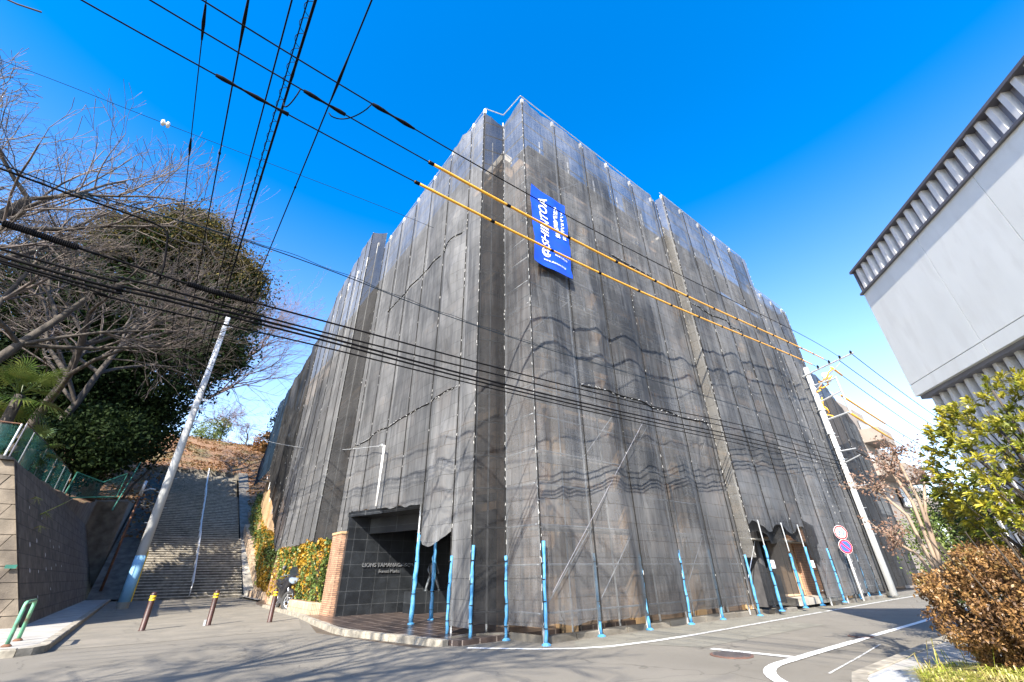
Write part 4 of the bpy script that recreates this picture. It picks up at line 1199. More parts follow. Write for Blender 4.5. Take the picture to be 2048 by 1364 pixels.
# left facade (outward is -X so run from far to near)
net('safety_net', 'tall slim grey net left of the corner reaching the ground', (6.2, 10.55), (6.2, 9.6), c_(19.1), c_(0.25), 'net_left', 7, 0.7, bay=0.95)
net('safety_net', 'billowing grey net ending in a rounded bulge above the blue posts', (6.2, 12.35), (6.2, 10.55), c_(19.1), lambda u: 2.35 - 0.35 * math.sin(math.pi * u / 1.8), 'net_left', 8, 1.6, bay=1.8, seams=[(6.5, 0, 1.8), (13.0, 0, 1.8)])
net('safety_net', 'broad grey net of the left facade above the black entrance', (6.2, 20.3), (6.2, 12.35), c_(19.1), lambda u: 2.75 if u < 1.6 else 3.55 - (u - 2.9) / 5 * 0.35, 'net_left', 9, 0.6, bay0=0.63, seams=[(6.5, 0, 7.9), (13.05, 2.3, 7.9)])
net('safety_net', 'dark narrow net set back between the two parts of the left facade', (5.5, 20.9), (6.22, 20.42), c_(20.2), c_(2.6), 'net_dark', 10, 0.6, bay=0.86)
net('safety_net', 'pale grey net of the left facade above the hedges', (6.15, 33.2), (5.5, 20.9), lambda u: left_top(33.2 - u), lambda u: 2.65 + max(0, 33.2 - u - 31) * 0.6, 'net_left', 11, 0.6, bay0=0.3)
net('safety_net', 'streaked net far along the left facade, tree shade put into its colour', (6.25, 41.5), (6.15, 33.2), lambda u: left_top(41.5 - u), lambda u: 2.6 + max(0, (41.5 - u - 31.0)) * 0.62, 'net_black', 12, 1.2, bay0=1.0, step=0.14)
net('safety_net', 'net at the far end of the left facade, shade put into its blue black colour', (6.6, 50), (6.25, 41.5), lambda u: 16.9 - max(0, 4 - u) * 1.5, lambda u: 9.2, 'net_blue_shade', 14, 1.2, bay0=1.0, step=0.16)
net('safety_net', 'dark net hanging loosely left of the beige doorway', (19.2, 8.7), (19.25, 7.72), c_(3.2), c_(0.5), 'net_dark', 15, 0.8, bay=0.9, ties=False)

# torn flap and doorway flaps
def flap(name, label, pts3, material):
    pass

net('net_valance', 'black bunched hem of netting tucked over the beige doorway', (16.8, 8.0), (21.6, 8.0), c_(3.3), lambda u: 2.35 + 0.2 * math.sin(u * 2.3), 'net_black', 77, 1.6, ties=False)
net('safety_net', 'torn flap of dark net hanging beside the right of the doorway', (21.3, 7.72), (22.3, 7.62), c_(3.2), lambda u: 1.3 + 0.9 * abs(u - 0.5), 'net_dark', 79, 1.5, ties=False)
# banner
bn = empty('advertising_banner', 'blue advertising banner with sideways white lettering tied high on the net', 'banner', (0, 0, 0))
BXa, BXb, BZa, BZb = 7.2, 8.92, 10.2, 13.7
def bw_(u, v):   # u 0..1 across, v 0..1 up
    x = BXa + (BXb - BXa) * u + 0.02 * math.sin(v * 6)
    z = BZa + (BZb - BZa) * v + 0.05 * math.sin(u * math.pi) * (-1 if v > .5 else -0.4) * abs(2 * v - 1) 
    yv = 7.9 + 0.022 * math.sin(v * 17 + u * 5) + 0.02 * math.sin(u * 9 - v * 7) + 0.008 * math.sin(v * 41 + u * 3)
    return (x, yv, z)
nu, nv = 36, 72
V = [bw_(i / nu, j / nv) for i in range(nu + 1) for j in range(nv + 1)]
F = [(i * (nv + 1) + j, (i + 1) * (nv + 1) + j, (i + 1) * (nv + 1) + j + 1, i * (nv + 1) + j + 1) for i in range(nu) for j in range(nv)]
npobj('cloth', V, F, 'banner_blue', bn, True)
def banner_text(body, size, uc, vc, rot=True, sx=1.0, name='lettering', offset=0.0, shear=0.0):
    v, f = text_data(body, size, 0, sx=sx, offset=offset, shear=shear)
    W, Hh = BXb - BXa, BZb - BZa
    out = []
    for p in v:
        if rot: du, dv = -p[1], p[0]
        else: du, dv = p[0], p[1]
        q = bw_(uc + du / W, vc + dv / Hh)
        out.append((q[0], q[1] - 0.03, q[2]))
    m_ = MB().add(out, f)
    return m_.build(name, 'sign_white', bn)
banner_text('SHINTOA', 0.54, 0.31, 0.565, sx=0.98, offset=0.008)
def vertical(chars, size, uc, v0, dv):
    for i, ch in enumerate(chars):
        v, f = text_data(ch, size, 0, offset=0.006)
        W, Hh = BXb - BXa, BZb - BZa
        out = []
        for p in v:
            q = bw_(uc + p[0] / W, v0 - i * dv + p[1] / Hh); out.append((q[0], q[1] - 0.03, q[2]))
        yield out, f
m_ = MB()
for out, f in vertical('大規模修繕工事', 0.22, 0.66, 0.83, 0.062): m_.add(out, f)
for out, f in vertical('マンション改修は', 0.17, 0.84, 0.83, 0.052): m_.add(out, f)
m_.build('lettering', 'sign_white', bn)
banner_text('株式会社 シントア', 0.105, 0.7, 0.225, rot=False)
banner_text('東京都 多摩支店', 0.085, 0.7, 0.185, rot=False)
banner_text('www.shintoa.co.jp', 0.12, 0.52, 0.075, rot=False, sx=1.1)
m_ = MB()
W, Hh = BXb - BXa, BZb - BZa
for (r0, a0, a1) in ((0.19, 0.6, 6.2), (0.11, 0, 6.28)):
    ring = []
    for i in range(29):
        t = a0 + (a1 - a0) * i / 28
        for rr in (r0, r0 - 0.045):
            q = bw_(0.3 + rr * math.cos(t) / W, 0.165 + rr * math.sin(t) / Hh); ring.append((q[0], q[1] - 0.022, q[2]))
    m_.add(ring, [(2 * i, 2 * i + 1, 2 * i + 3, 2 * i + 2) for i in range(28)])
m_.build('emblem', 'sign_white', bn)

# ------------------------------------------------------------------ road sign
sg = empty('traffic_sign', 'pole with a 30 speed limit disc over a no parking disc', 'traffic sign', (24.35, 7.35, 0.1))
SZ = 1.25
MB().tube([(0, 0, 0), (0, 0, 2.9)], 0.042, 10).build('pole', 'white_metal', sg, True)
def disc(mb, c, r, y, k=28, r0=0.0):
    vs_ = []
    for i in range(k):
        t = 2 * math.pi * i / k
        vs_ += [(c[0] + r * math.cos(t), y, c[1] + r * math.sin(t)), (c[0] + r0 * math.cos(t), y, c[1] + r0 * math.sin(t))]
    mb.add(vs_, [(2 * i, 2 * ((i + 1) % k), 2 * ((i + 1) % k) + 1, 2 * i + 1) for i in range(k)])
for (zc, kind_) in ((2.62, 'limit'), (2.05, 'parking')):
    r_ = 0.29
    p_ = MB().lathe((0, -0.06, zc), [(r_, 0), (r_, 0.012)], 28, 'y').build('disc', 'sign_white', sg)
    m_ = MB(); disc(m_, (0, zc), r_ * 0.97, -0.0640, r0=r_ * 0.76); m_.build('red_ring', 'sign_red', p_)
    if kind_ == 'limit':
        v, f = text_data('30', 0.32, 0, offset=0.012)
        MB().add([(p[0], -0.066, zc + p[1] - 0.0) for p in v], f).build('number', 'sign_blue', p_)
    else:
        m_ = MB(); disc(m_, (0, zc), r_ * 0.755, -0.0640); m_.build('blue_field', 'sign_blue', p_)
        a_ = r_ * 0.6
        MB().add([(-a_ - .02, -0.067, zc + a_ - .03), (-a_ + .03, -0.067, zc + a_ + .02), (a_ + .02, -0.067, zc - a_ + .03), (a_ - .03, -0.067, zc - a_ - .02)], [(0, 1, 2, 3)]).build('red_slash', 'sign_red', p_)
sg.rotation_euler = (0, 0, R(-38))

# ------------------------------------------------------------------ utility poles
def arm(mb, a, b, w=0.05):
    mb.tube([a, b], w, 6)
up = empty('utility_pole', 'tall bare concrete utility pole beside the stairs', 'utility pole', (-0.2, 31.9, 0))
MB().tube([(0, 0, 0), (0, 0, 17.4)], [0.25, 0.14], 20).build('shaft', 'pole_concrete', up, True)
MB().tube([(0.0, 0, 0.3), (0.0, 0, 2.4)], [0.255, 0.243], 20).build('shade_band', 'pole_blue_shade', up, True)  # blue shade on the pole foot, put into the colour of a thin sleeve
m_ = MB().tube([(0.27, -0.03, 0.3), (0.25, -0.03, 2.6)], 0.03, 6); m_.build('cable_guard', 'yellow_guard', up)
m_ = MB()
for zz in (9.8, 10.6, 11.2, 16.6):
    m_.lathe((0, 0, zz), [(0.21, 0), (0.21, 0.05)], 14)
    m_.box(0.15, -0.05, zz - .05, 0.5, 0.0, zz + .1)
m_.build('bands', 'galvanised', up)
for k in range(16):
    s_ = 1 if k % 2 else -1
    MB().tube([(0.1 * s_, 0, 4 + k * 0.8), (0.36 * s_, 0, 4 + k * 0.8)], 0.012, 4).build('step_bolt', 'galvanised', up)

up = empty('utility_pole', 'concrete utility pole with crossarms and yellow sleeved gear on the right street', 'utility pole', (29.5, 7.62, 0.1))
up.scale = (0.911, 0.911, 0.911)
MB().tube([(0, 0, 0), (0, 0, 13.5)], [0.24, 0.14], 20).build('shaft', 'pole_concrete', up, True)
m_ = MB()
for (z_, l0, l1) in ((12.9, 0.3, -2.9),):
    m_.tube([(-0.15, l0, z_), (-0.15, l1, z_ + 0.55)], 0.06, 4)
m_.tube([(-0.1, 0.1, 12.1), (-0.1, -1.5, 12.2)], 0.05, 4)
m_.tube([(-0.1, 0.1, 10.9), (-0.1, -1.5, 11.3)], 0.05, 4)
m_.tube([(-0.1, 0.1, 9.7), (-0.1, -1.4, 9.9)], 0.05, 4)
m_.tube([(-0.1, -1.45, 9.8), (-0.1, -1.45, 12.3)], 0.05, 4)
m_.tube([(-0.1, 0.0, 11.7), (-0.1, -2.0, 13.1)], 0.035, 4)
m_.tube([(-0.1, 0.1, 7.7), (-0.1, -1.0, 7.7)], 0.04, 4); m_.tube([(-0.1, 0.1, 6.9), (-0.1, -1.1, 7.3)], 0.03, 4); m_.tube([(-0.1, 0.1, 5.6), (-0.1, -0.9, 5.6)], 0.03, 4)
m_.build('crossarm', 'galvanised', up)
for yy in (-0.75, -1.45, -2.1, -2.75):
    m_ = MB().lathe((-0.15, yy, 13.0 - yy * 0.14), [(0.03, 0), (0.07, 0.05), (0.05, 0.1), (0.08, 0.15), (0.05, 0.22), (0.02, 0.28)], 10); m_.build('insulator', 'wire_black', up, True)
random.seed(6)
for k, (a, b) in enumerate((((-0.2, -1.5, 13.0), (0, -0.6, 12.3)), ((0, -0.5, 12.3), (0, 0.0, 11.6)), ((0.0, -1.3, 12.5), (0.1, -0.3, 11.9)), ((0.1, -0.15, 11.3), (0.2, -0.3, 9.9)))):
    a, b = Vector(a), Vector(b)
    pts = [a.lerp(b, t) + Vector((random.uniform(-.12, .12), random.uniform(-.12, .12), -0.25 * math.sin(math.pi * t))) for t in [i / 7 for i in range(8)]]
    MB().tube(pts, [0.04 + 0.018 * (i % 2) for i in range(8)], 8).build('sleeved_lead', 'wire_yellow', up, True)
m_ = MB().tube([(0.2, -0.9, 12.2), (0.2, -0.9, 12.8)], 0.22, 12); m_.build('transformer_can', 'white_metal', up, True)
for k in range(14):
    s_ = 1 if k % 2 else -1
    MB().tube([(0, 0.1 * s_, 3 + k * 0.7), (0, 0.36 * s_, 3 + k * 0.7)], 0.013, 4).build('step_bolt', 'galvanised', up)
m_ = MB()
for zz in (5.6, 6.3, 7.2, 7.9, 8.8, 10.4):
    MB().lathe((0, 0, zz), [(0.24, 0), (0.24, 0.06)], 12).build('band', 'galvanised', up)
m_ = MB().tube([(-0.33, 0.04, 0.2), (-0.3, 0.04, 8.8)], 0.035, 6); m_.build('riser_conduit', 'wire_black', up)

# small pale pole standing on the porch roof
lp = empty('service_pole', 'slim pale grey service pole rising above the black porch', 'pole', (5.92, 15.4, 3.46))
MB().tube([(0, 0, 0), (0, 0, 2.15)], 0.04, 10).build('shaft', 'white_metal', lp, True)
MB().tube([(0, 0, 2.1), (0.0, 0.25, 2.25), (-0.05, 0.5, 2.2)], 0.02, 6).build('hook', 'galvanised', lp)
# rusty pole by the stairs
lp = empty('old_lamp_post', 'thin rusty leaning post between the block wall and the stairs', 'post', (-1.75, 43.5, 0.6))
MB().tube([(0, 0, 0), (0.12, 0.1, 6.8)], [0.085, 0.06], 8).build('shaft', 'rust', lp, True)
MB().tube([(0.12, 0.1, 6.5), (0.55, 0.1, 6.75), (0.9, 0, 6.7)], 0.06, 8).build('arm', 'galvanised', lp, True)
MB().tube([(0.12, 0.1, 6.2), (0.14, 0.1, 7.3)], 0.1, 8).build('fitting', 'galvanised', lp, True)
# ladder frame seen against the far net
lf = empty('ladder', 'white steel ladder against the tan boundary wall', 'ladder', (0, 0, 0))
m_ = MB()
m_.tube([(6.4, 43.0, 9.3), (6.4, 43.2, 11.8)], 0.035, 5); m_.tube([(6.4, 42.0, 9.3), (6.4, 42.2, 11.8)], 0.035, 5); m_.build('stiles', 'white_metal', lf)
m_ = MB()
for k in range(4): m_.tube([(6.4, 43.0, 9.6 + k * .6), (6.4, 42.05, 9.6 + k * .6)], 0.03, 5)
m_.build('rungs', 'white_metal', lf)

# ------------------------------------------------------------------ overhead lines
def smooth_pts(P, n=8):
    out = []
    for i in range(len(P) - 1):
        p0 = Vector(P[max(i - 1, 0)]); p1 = Vector(P[i]); p2 = Vector(P[i + 1]); p3 = Vector(P[min(i + 2, len(P) - 1)])
        for k in range(n):
            t = k / n
            out.append(tuple(0.5 * ((2 * p1) + (-p0 + p2) * t + (2 * p0 - 5 * p1 + 4 * p2 - p3) * t * t + (-p0 + 3 * p1 - 3 * p2 + p3) * t ** 3)))
    out.append(tuple(P[-1]))
    return out
def sagline(A, B, sag, n=40):
    A, B = Vector(A), Vector(B)
    return [tuple(A.lerp(B, i / n) - Vector((0, 0, 4 * sag * (i / n) * (1 - i / n)))) for i in range(n + 1)]
def pull(P):
    out = []
    for p in P:
        k = 1 - 0.089 * min(1.0, max(0.0, (p[0] - 8) / 24.0))
        out.append((p[0] * k, p[1] * k, 1.35 + (p[2] - 1.35) * k))
    return out
def wire(name, label, pts, r, m, group='overhead lines', cat='overhead line'):
    o = MB().tube(pts, r, 6).build(name, m, None, True)
    return tag(o, label, cat, group)
def fitq(P, deg=2, n=48):
    """smooth the sampled route: least-squares sag curve over x"""
    a = np.array(P); xs_ = a[:, 0]
    cy = np.polyfit(xs_, a[:, 1], 1); cz = np.polyfit(xs_, a[:, 2], deg)
    X = np.linspace(xs_[0], xs_[-1], n)
    return [(x, np.polyval(cy, x), np.polyval(cz, x)) for x in X]
W1 = [(-12, 6.31, 9.9), (-3.26, 6.58, 9.28), (-1.08, 6.64, 9.24), (2.36, 6.75, 9.47), (4.94, 6.83, 9.6), (10.31, 7.0, 10.15), (18.58, 7.27, 11.3), (27, 7.6, 12.6), (32.2, 7.65, 13.3)]
W2 = [(-12, 5.6, 9.9), (-2.4, 5.9, 9.26), (-0.29, 5.97, 9.22), (2.26, 6.05, 9.42), (4.75, 6.13, 9.58), (9.72, 6.29, 10.1), (17.05, 6.52, 11.1), (27.35, 6.84, 12.8), (32.2, 6.95, 13.4)]
W3 = [(-12, 5.0, 9.9), (-1.78, 5.36, 9.12), (0.82, 5.43, 9.23), (5.0, 5.54, 9.5), (8.94, 5.65, 10.14), (15.82, 5.84, 11.1), (25.29, 6.11, 12.7), (32.2, 6.3, 13.5)]
def yellow_part(name, lab, W, x0, r):
    P = pull(fitq(W, 3, 120))
    o = MB().tube(P, 0.014, 6).build(name, 'wire_black', None, True)
    tag(o, lab, 'power line', 'three high power lines from the right pole')
    Q = [p for p in P if x0 <= p[0] <= 28.9]
    if r:
        MB().tube(Q, r, 8).build('insulating_sleeve', 'wire_yellow', o, True)
        k = 0
        for i, p in enumerate(Q):
            if i % 6 == 0:
                q = Q[min(i + 1, len(Q) - 1)]
                d = (Vector(q) - Vector(p))
                if d.length > 0:
                    d = d.normalized() * 0.12
                    MB().tube([p, tuple(Vector(p) + d)], r * 1.25, 8).build('joint', 'wire_black', o, True)
    return o
w1 = yellow_part('power_line', 'power line with yellow sleeve lowest of the three across the corner', W1, 2.36, 0.033)
w2 = yellow_part('power_line', 'power line with yellow sleeve crossing the blue banner in the middle', W2, 2.4, 0.033)
w3 = yellow_part('power_line', 'bare black power line uppermost of the three above the sleeved ones', W3, 99, 0)
for (w_, P, xa, xb) in ((w1, W1, -1.5, -0.2), (w2, W2, -0.2, 0.7), (w3, W3, 0.95, 1.9)):
    Q = [p for p in fitq(P, 3, 400) if xa < p[0] < xb]
    MB().tube(Q, [0.03 + 0.012 * math.sin(i * 1.3) for i in range(len(Q))], 8).build('splice', 'wire_black', w_, True)
# five lines that run up over the stairs
YW = [(-1.9, 'thin black line leftmost of those running up over the stairs', 0.009, 0), (-1.33, 'black line with tap splices second from left over the stairs', 0.014, 1), (-0.74, 'black line in the middle of the group over the stairs', 0.014, 2), (-0.42, 'thick bundled line with a spiral hanger over the stairs', 0.024, 3), (0.34, 'black line rightmost of those running up over the stairs', 0.014, 1)]
for (x, lab, r, k) in YW:
    P = sagline((x + 0.02, -6, 9.9), (x - 0.05, 34, 12.4), 0.75, 60)
    o = wire('power_line', lab, P, r, 'wire_black', 'five lines running up over the stairs', 'power line')
    def atY(yq): return min(P, key=lambda p: abs(p[1] - yq))
    for ys_ in ((5.6, 6.4), (9.3, 9.45)) if k == 1 else (((12.6, 12.9),) if k == 2 else ((5.9, 6.7), (9.6, 9.9))):
        a = atY(ys_[0]); b = (a[0], ys_[1], a[2] + 0.02)
        MB().tube([a, ((a[0] + b[0]) / 2, (a[1] + b[1]) / 2, a[2]), b], [0.016, 0.03, 0.016], 8).build('splice', 'wire_black', o, True)
    if k == 3:
        pts = []
        for i in range(520):
            t = i / 519; yq = 3.5 + t * 11
            b = 9.9 + (yq + 6) / 40 * 2.5 - 4 * 0.75 * ((yq + 6) / 40) * (1 - (yq + 6) / 40)
            pts.append((x - 0.06 + 0.07 * math.cos(i * 0.42), yq, b - 0.03 + 0.07 * math.sin(i * 0.42)))
        MB().tube(pts, 0.006, 4).build('spiral_hanger', 'wire_black', o, True)
        MB().tube([(p[0] - 0.1, p[1], p[2] - 0.05) for p in P], 0.012, 5).build('second_strand', 'wire_black', o, True)
# jumper loops between crossing lines
for (a, b, lab) in (((-0.38, 6.3, 9.1), (-0.2, 5.95, 9.25), 'black jumper loop hanging left of the crossing lines'), ((0.35, 6.0, 9.1), (0.95, 5.45, 9.25), 'black jumper loop hanging at the right of the crossing lines')):
    a, b = Vector(a), Vector(b)
    pts = [tuple(a.lerp(b, i / 12) - Vector((0, 0, 0.3 * math.sin(math.pi * i / 12) ** 0.7))) for i in range(13)]
    wire('jumper_cable', lab, pts, 0.012, 'wire_black', 'jumper loops', 'cable')
TEL = [
 ('telecom_cable', 'thick black telecom cable upper of the close pair across the facade', [(-2.2, 6.3, 4.45), (-1.17, 6.36, 4.57), (-0.22, 6.41, 4.63), (1.68, 6.51, 4.74), (4.91, 6.67, 4.86), (10.64, 6.97, 5.3), (17.92, 7.35, 5.93), (32.16, 8.09, 6.95)], 0.018, 'wire_black'),
 ('telecom_cable', 'thick black telecom cable lower of the close pair across the facade', [(-2.18, 6.31, 4.4), (-1.16, 6.36, 4.52), (-0.2, 6.41, 4.57), (1.69, 6.51, 4.67), (4.91, 6.67, 4.78), (10.61, 6.97, 5.19), (17.8, 7.35, 5.75), (32.07, 8.09, 6.73)], 0.016, 'wire_black'),
 ('telecom_cable', 'black telecom cable second from the top of the bundle', [(-2.23, 6.3, 4.53), (-1.21, 6.36, 4.69), (0.32, 6.44, 4.73), (2.2, 6.53, 4.85), (4.91, 6.67, 5.05), (10.71, 6.98, 5.53), (18.12, 7.36, 6.24), (32.4, 8.11, 7.29)], 0.014, 'wire_black'),
 ('telecom_cable', 'black telecom cable lowest of the bundle passing the pole top', [(-2.18, 6.31, 4.39), (-1.34, 6.35, 4.36), (-0.1, 6.41, 4.43), (1.71, 6.51, 4.56), (4.91, 6.67, 4.7), (10.58, 6.97, 5.08), (17.7, 7.34, 5.59), (31.94, 8.08, 6.47)], 0.012, 'wire_black'),
 ('telecom_cable', 'telecom cable carrying the two spiral bird guards', [(-2.36, 6.3, 4.86), (-1.69, 6.33, 4.9), (-0.64, 6.39, 4.87), (0.21, 6.43, 4.91), (2.17, 6.53, 5.05), (4.91, 6.67, 5.21), (10.77, 6.98, 5.7), (18.28, 7.37, 6.48), (32.3, 8.11, 7.6)], 0.014, 'wire_black'),
 ('telecom_cable', 'thin wavy blue grey cable above the bundle across the facade', [(-2.65, 6.28, 5.59), (-1.94, 6.32, 5.68), (-1.06, 6.36, 5.79), (-0.18, 6.41, 5.91), (1.46, 6.49, 5.99), (3.1, 6.58, 5.98), (6.52, 6.76, 6.21), (11.05, 6.99, 6.64), (18.87, 7.4, 7.37), (30.86, 8.02, 8.42)], 0.008, 'wire_blue'),
]
for (nm, lab, P, r, m) in TEL:
    slope = (P[1][2] - P[0][2]) / (P[1][0] - P[0][0])
    P = [(P[0][0] - 9, P[0][1] - 0.47, P[0][2] + 0.1)] + P
    Q = smooth_pts(P, 8)
    a = np.array(Q); ker = np.ones(9) / 9
    for c in (1, 2):
        pad = np.pad(a[:, c], 4, mode='reflect', reflect_type='odd'); a[:, c] = np.convolve(pad, ker, 'valid')
    a = np.array(pull(a))
    o = wire(nm, lab, [tuple(p) for p in a], r, m, 'telecom cables strung along the street', 'cable')
    if 'spiral bird' in lab:
        for (x0, x1) in ((-2.34, -1.72), (-0.62, 0.17)):
            seg = [(x0 + (x1 - x0) * i / 20,) for i in range(21)]
            X = np.linspace(x0, x1, 70); Yv = np.interp(X, a[:, 0], a[:, 1]); Zv = np.interp(X, a[:, 0], a[:, 2])
            MB().tube(list(zip(X, Yv, Zv)), [0.034 + 0.008 * (i % 2) for i in range(70)], 8).build('bird_guard', 'wire_black', o)
    if 'wavy' in lab:
        X = np.linspace(-0.2, 25, 260)
        Yv = np.interp(X, a[:, 0], a[:, 1]); Zv = np.interp(X, a[:, 0], a[:, 2])
        MB().tube([(x, y, z + 0.035 * abs(math.sin(x * 3.0)) ** 2 + 0.02) for x, y, z in zip(X, Yv, Zv)], 0.005, 5).build('looped_hanger', 'wire_blue', o, True)
MB_ = [(-2.65, 6.3, 5.59), (-1.94, 6.33, 5.60), (-1.3, 6.36, 5.62), (-1.06, 6.37, 5.56), (-0.98, 6.38, 5.3), (-0.92, 6.4, 5.0), (-0.9, 6.4, 4.7)]
wire('drop_cable', 'thick black cable bending sharply down in front of the bare trees', smooth_pts([(-9, 5.9, 5.55)] + MB_, 6), 0.013, 'wire_black', 'telecom cables strung along the street', 'cable')
lw_ = [(-14, 16.2, 15.2), (-8.02, 15.45, 15.6), (-3.83, 14.86, 15.5), (2.44, 13.99, 15.4), (5.97, 13.5, 15.25), (9.5, 13.0, 15.0)]
o = wire('guy_wire', 'very thin wire with a white insulator high above the trees', smooth_pts(lw_, 8), 0.009, 'wire_blue', 'overhead lines', 'wire')
MB().lathe((-3.83, 14.86, 15.5), [(0.03, -0.13), (0.1, -0.11), (0.12, -0.05), (0.05, -0.02), (0.05, 0.02), (0.12, 0.05), (0.1, 0.11), (0.03, 0.13)], 14, 'x').build('insulator', 'porcelain', o, True)
wire('guy_wire', 'thin pale wire from the far trees to the slim service pole', smooth_pts([(5.5, 60, 17), (5.9, 44.6, 12.4), (5.9, 25.09, 7.5), (5.92, 15.5, 5.62)], 8), 0.012, 'galvanised', 'overhead lines', 'wire')
for i, (p0, p1) in enumerate((((32.3, 5.65, 13.5), (95, 4.6, 15.5)), ((32.3, 6.4, 13.3), (95, 5.2, 15)), ((32.3, 6.9, 12.9), (95, 5.8, 13)), ((32.3, 7.0, 11.0), (95, 6.0, 12.0)), ((32.3, 7.0, 9.9), (95, 6.0, 10.6)), ((32.3, 7.4, 7.5), (95, 6.2, 9.2)))):
    lab = ['top black line leaving the right pole towards the grey building', 'second black line leaving the right pole to the far right', 'third line with a yellow end leaving the right pole', 'orange sleeved line leaving the right pole lower down', 'second orange sleeved line leaving the right pole', 'lowest cable leaving the right pole to the far right'][i]
    P = pull(sagline(p0, p1, 1.3, 40))
    o = wire('service_line', lab, P, 0.022, 'wire_black', 'lines beyond the right pole', 'power line')
    if i in (2, 3, 4):
        MB().tube(P[:6 if i > 2 else 2], 0.06, 8).build('sleeve', 'wire_yellow', o, True)
wire('guy_wire', 'thin wire crossing the sky low between the trees and the far net', sagline((-20, 75, 26), (14, 48, 13.5), 0.8, 20), 0.02, 'wire_blue', 'overhead lines', 'wire')

# ------------------------------------------------------------------ grey building on the right
gb = empty('clad_building', 'pale grey panelled building with ribbed metal bands on the right', 'building')
GO = (11.92, 1.37)
gd = (-math.sin(R(49.3)), -math.cos(R(49.3)))      # along the facade towards the viewer
gn = (-math.cos(R(49.3)), math.sin(R(49.3)))       # outward (left)
TL = 14.0
m_ = MB()
cuts = [0, 2.025, 3.555, 5.6, 7.65, 9.7, 11.75, TL]
for i in range(len(cuts) - 1):
    for (z0, z1) in ((4.49, 4.735), (4.75, 7.12)):
        m_.obox(GO, gd, gn, cuts[i] + 0.006, -0.35, z0, cuts[i + 1] - 0.006, 0.0, z1)
m_.build('wall_panels', 'grey_cladding', gb)
m_ = MB(); m_.obox(GO, gd, gn, 0.02, -7, 4.5, TL, -0.02, 7.1); m_.build('core', 'mid_metal', gb)
m_ = MB(); m_.obox(GO, gd, gn, -0.04, -7, 7.121, TL, 0.05, 7.17); m_.obox(GO, gd, gn, -0.04, -7, 7.76, TL, 0.05, 7.82); m_.obox(GO, gd, gn, 0.0, -7, 7.17, 0.05, -.0, 7.76)
m_.build('band_edging', 'dark_metal', gb)
m_ = MB(); m_.obox(GO, gd, gn, 0.05, -6.9, 7.17, TL, -0.12, 7.76); m_.build('band_backing', 'mid_metal', gb)
m_ = MB()
t = 0.12
while t < TL:
    m_.obox(GO, gd, gn, t, -0.119, 7.171, t + 0.085, 0.0, 7.759)
    t += 0.245
m_.build('band_ribs', 'white_metal', gb)
m_ = MB(); m_.obox(GO, gd, gn, 0.02, -6.9, 4.42, TL, -0.08, 4.489); m_.build('soffit', 'mid_metal', gb)
m_ = MB(); m_.obox(GO, gd, gn, 0.1, -6.9, 0.75, TL, -0.32, 4.42); m_.build('lower_wall', 'mid_metal', gb)
m_ = MB()
t = 0.12
while t < TL:
    m_.obox(GO, gd, gn, t, -0.319, 0.751, t + 0.075, -0.2, 4.419)
    t += 0.23
m_.build('lower_ribs', 'white_metal', gb)
m_ = MB(); m_.obox(GO, gd, gn, 0.02, -6.9, 0.0, TL, -0.1, 0.75); m_.build('plinth', 'grey_cladding', gb)

# ------------------------------------------------------------------ far beige building
fb = empty('apartment_building', 'beige stepped apartment house far down the right street', 'building')
m_ = MB()
m_.box(42.2, 10.0, 0, 50.5, 26, 14.1); m_.box(50.5, 10.2, 0, 57.5, 26, 11.2); m_.box(57.5, 10.4, 0, 64, 26, 8.6)
m_.build('walls', 'pale_wall', fb)
m_ = MB()
for (x0, x1, z) in ((47.0, 50.9, 10.9), (51, 57.9, 8.3), (54, 58.2, 5.6), (45.5, 50.9, 7.9), (59, 64.3, 5.4)):
    m_.box(x0, 8.6, z, x1, 9.98, z + 0.18); m_.box(x0, 8.6, z + 0.18, x1, 8.72, z + 1.15); m_.box(x0, 8.72, z + .18, x0 + .12, 9.98, z + 1.15)
m_.build('balconies', 'pale_wall', fb)
for (x0, z) in ((43.2, 10.6), (43.2, 7.7), (43.2, 4.8), (47.6, 11.3), (51.5, 8.7), (55, 8.7), (51.5, 5.9), (46.5, 8.3), (59.5, 5.9)):
    f_ = MB().box(x0, 9.9, z, x0 + 2.6, 10.03, z + 1.7).build('window', 'frame_dark', fb)
    MB().box(x0 + .08, 9.86, z + .08, x0 + 2.52, 9.895, z + 1.62).build('curtained_pane', 'curtain', f_)
m_ = MB()
for (x0, x1, yy, z) in ((42.2, 50.5, 10.05, 14.1), (50.9, 57.5, 10.3, 11.2), (57.9, 64, 10.5, 8.6)):
    m_.tube([(x0, yy, z + 0.9), (x1, yy, z + 0.9)], 0.03, 4)
    for i in range(int((x1 - x0) / 0.4)): m_.tube([(x0 + i * .4, yy, z), (x0 + i * .4, yy, z + .9)], 0.015, 4)
m_.build('roof_railing', 'galvanised', fb)
ob = empty('distant_house', 'low pale house closing the far end of the right street', 'house')
MB().box(90, 1, 0, 100, 14, 7).build('walls', 'pale_wall', ob)
MB().add([(89.5, .5, 7), (100.5, .5, 7), (100.5, 14.5, 7), (89.5, 14.5, 7), (95, .5, 9), (95, 14.5, 9)], [(0, 1, 4), (2, 3, 5), (0, 4, 5, 3), (1, 2, 5, 4)]).build('roof', 'dark_metal', ob)

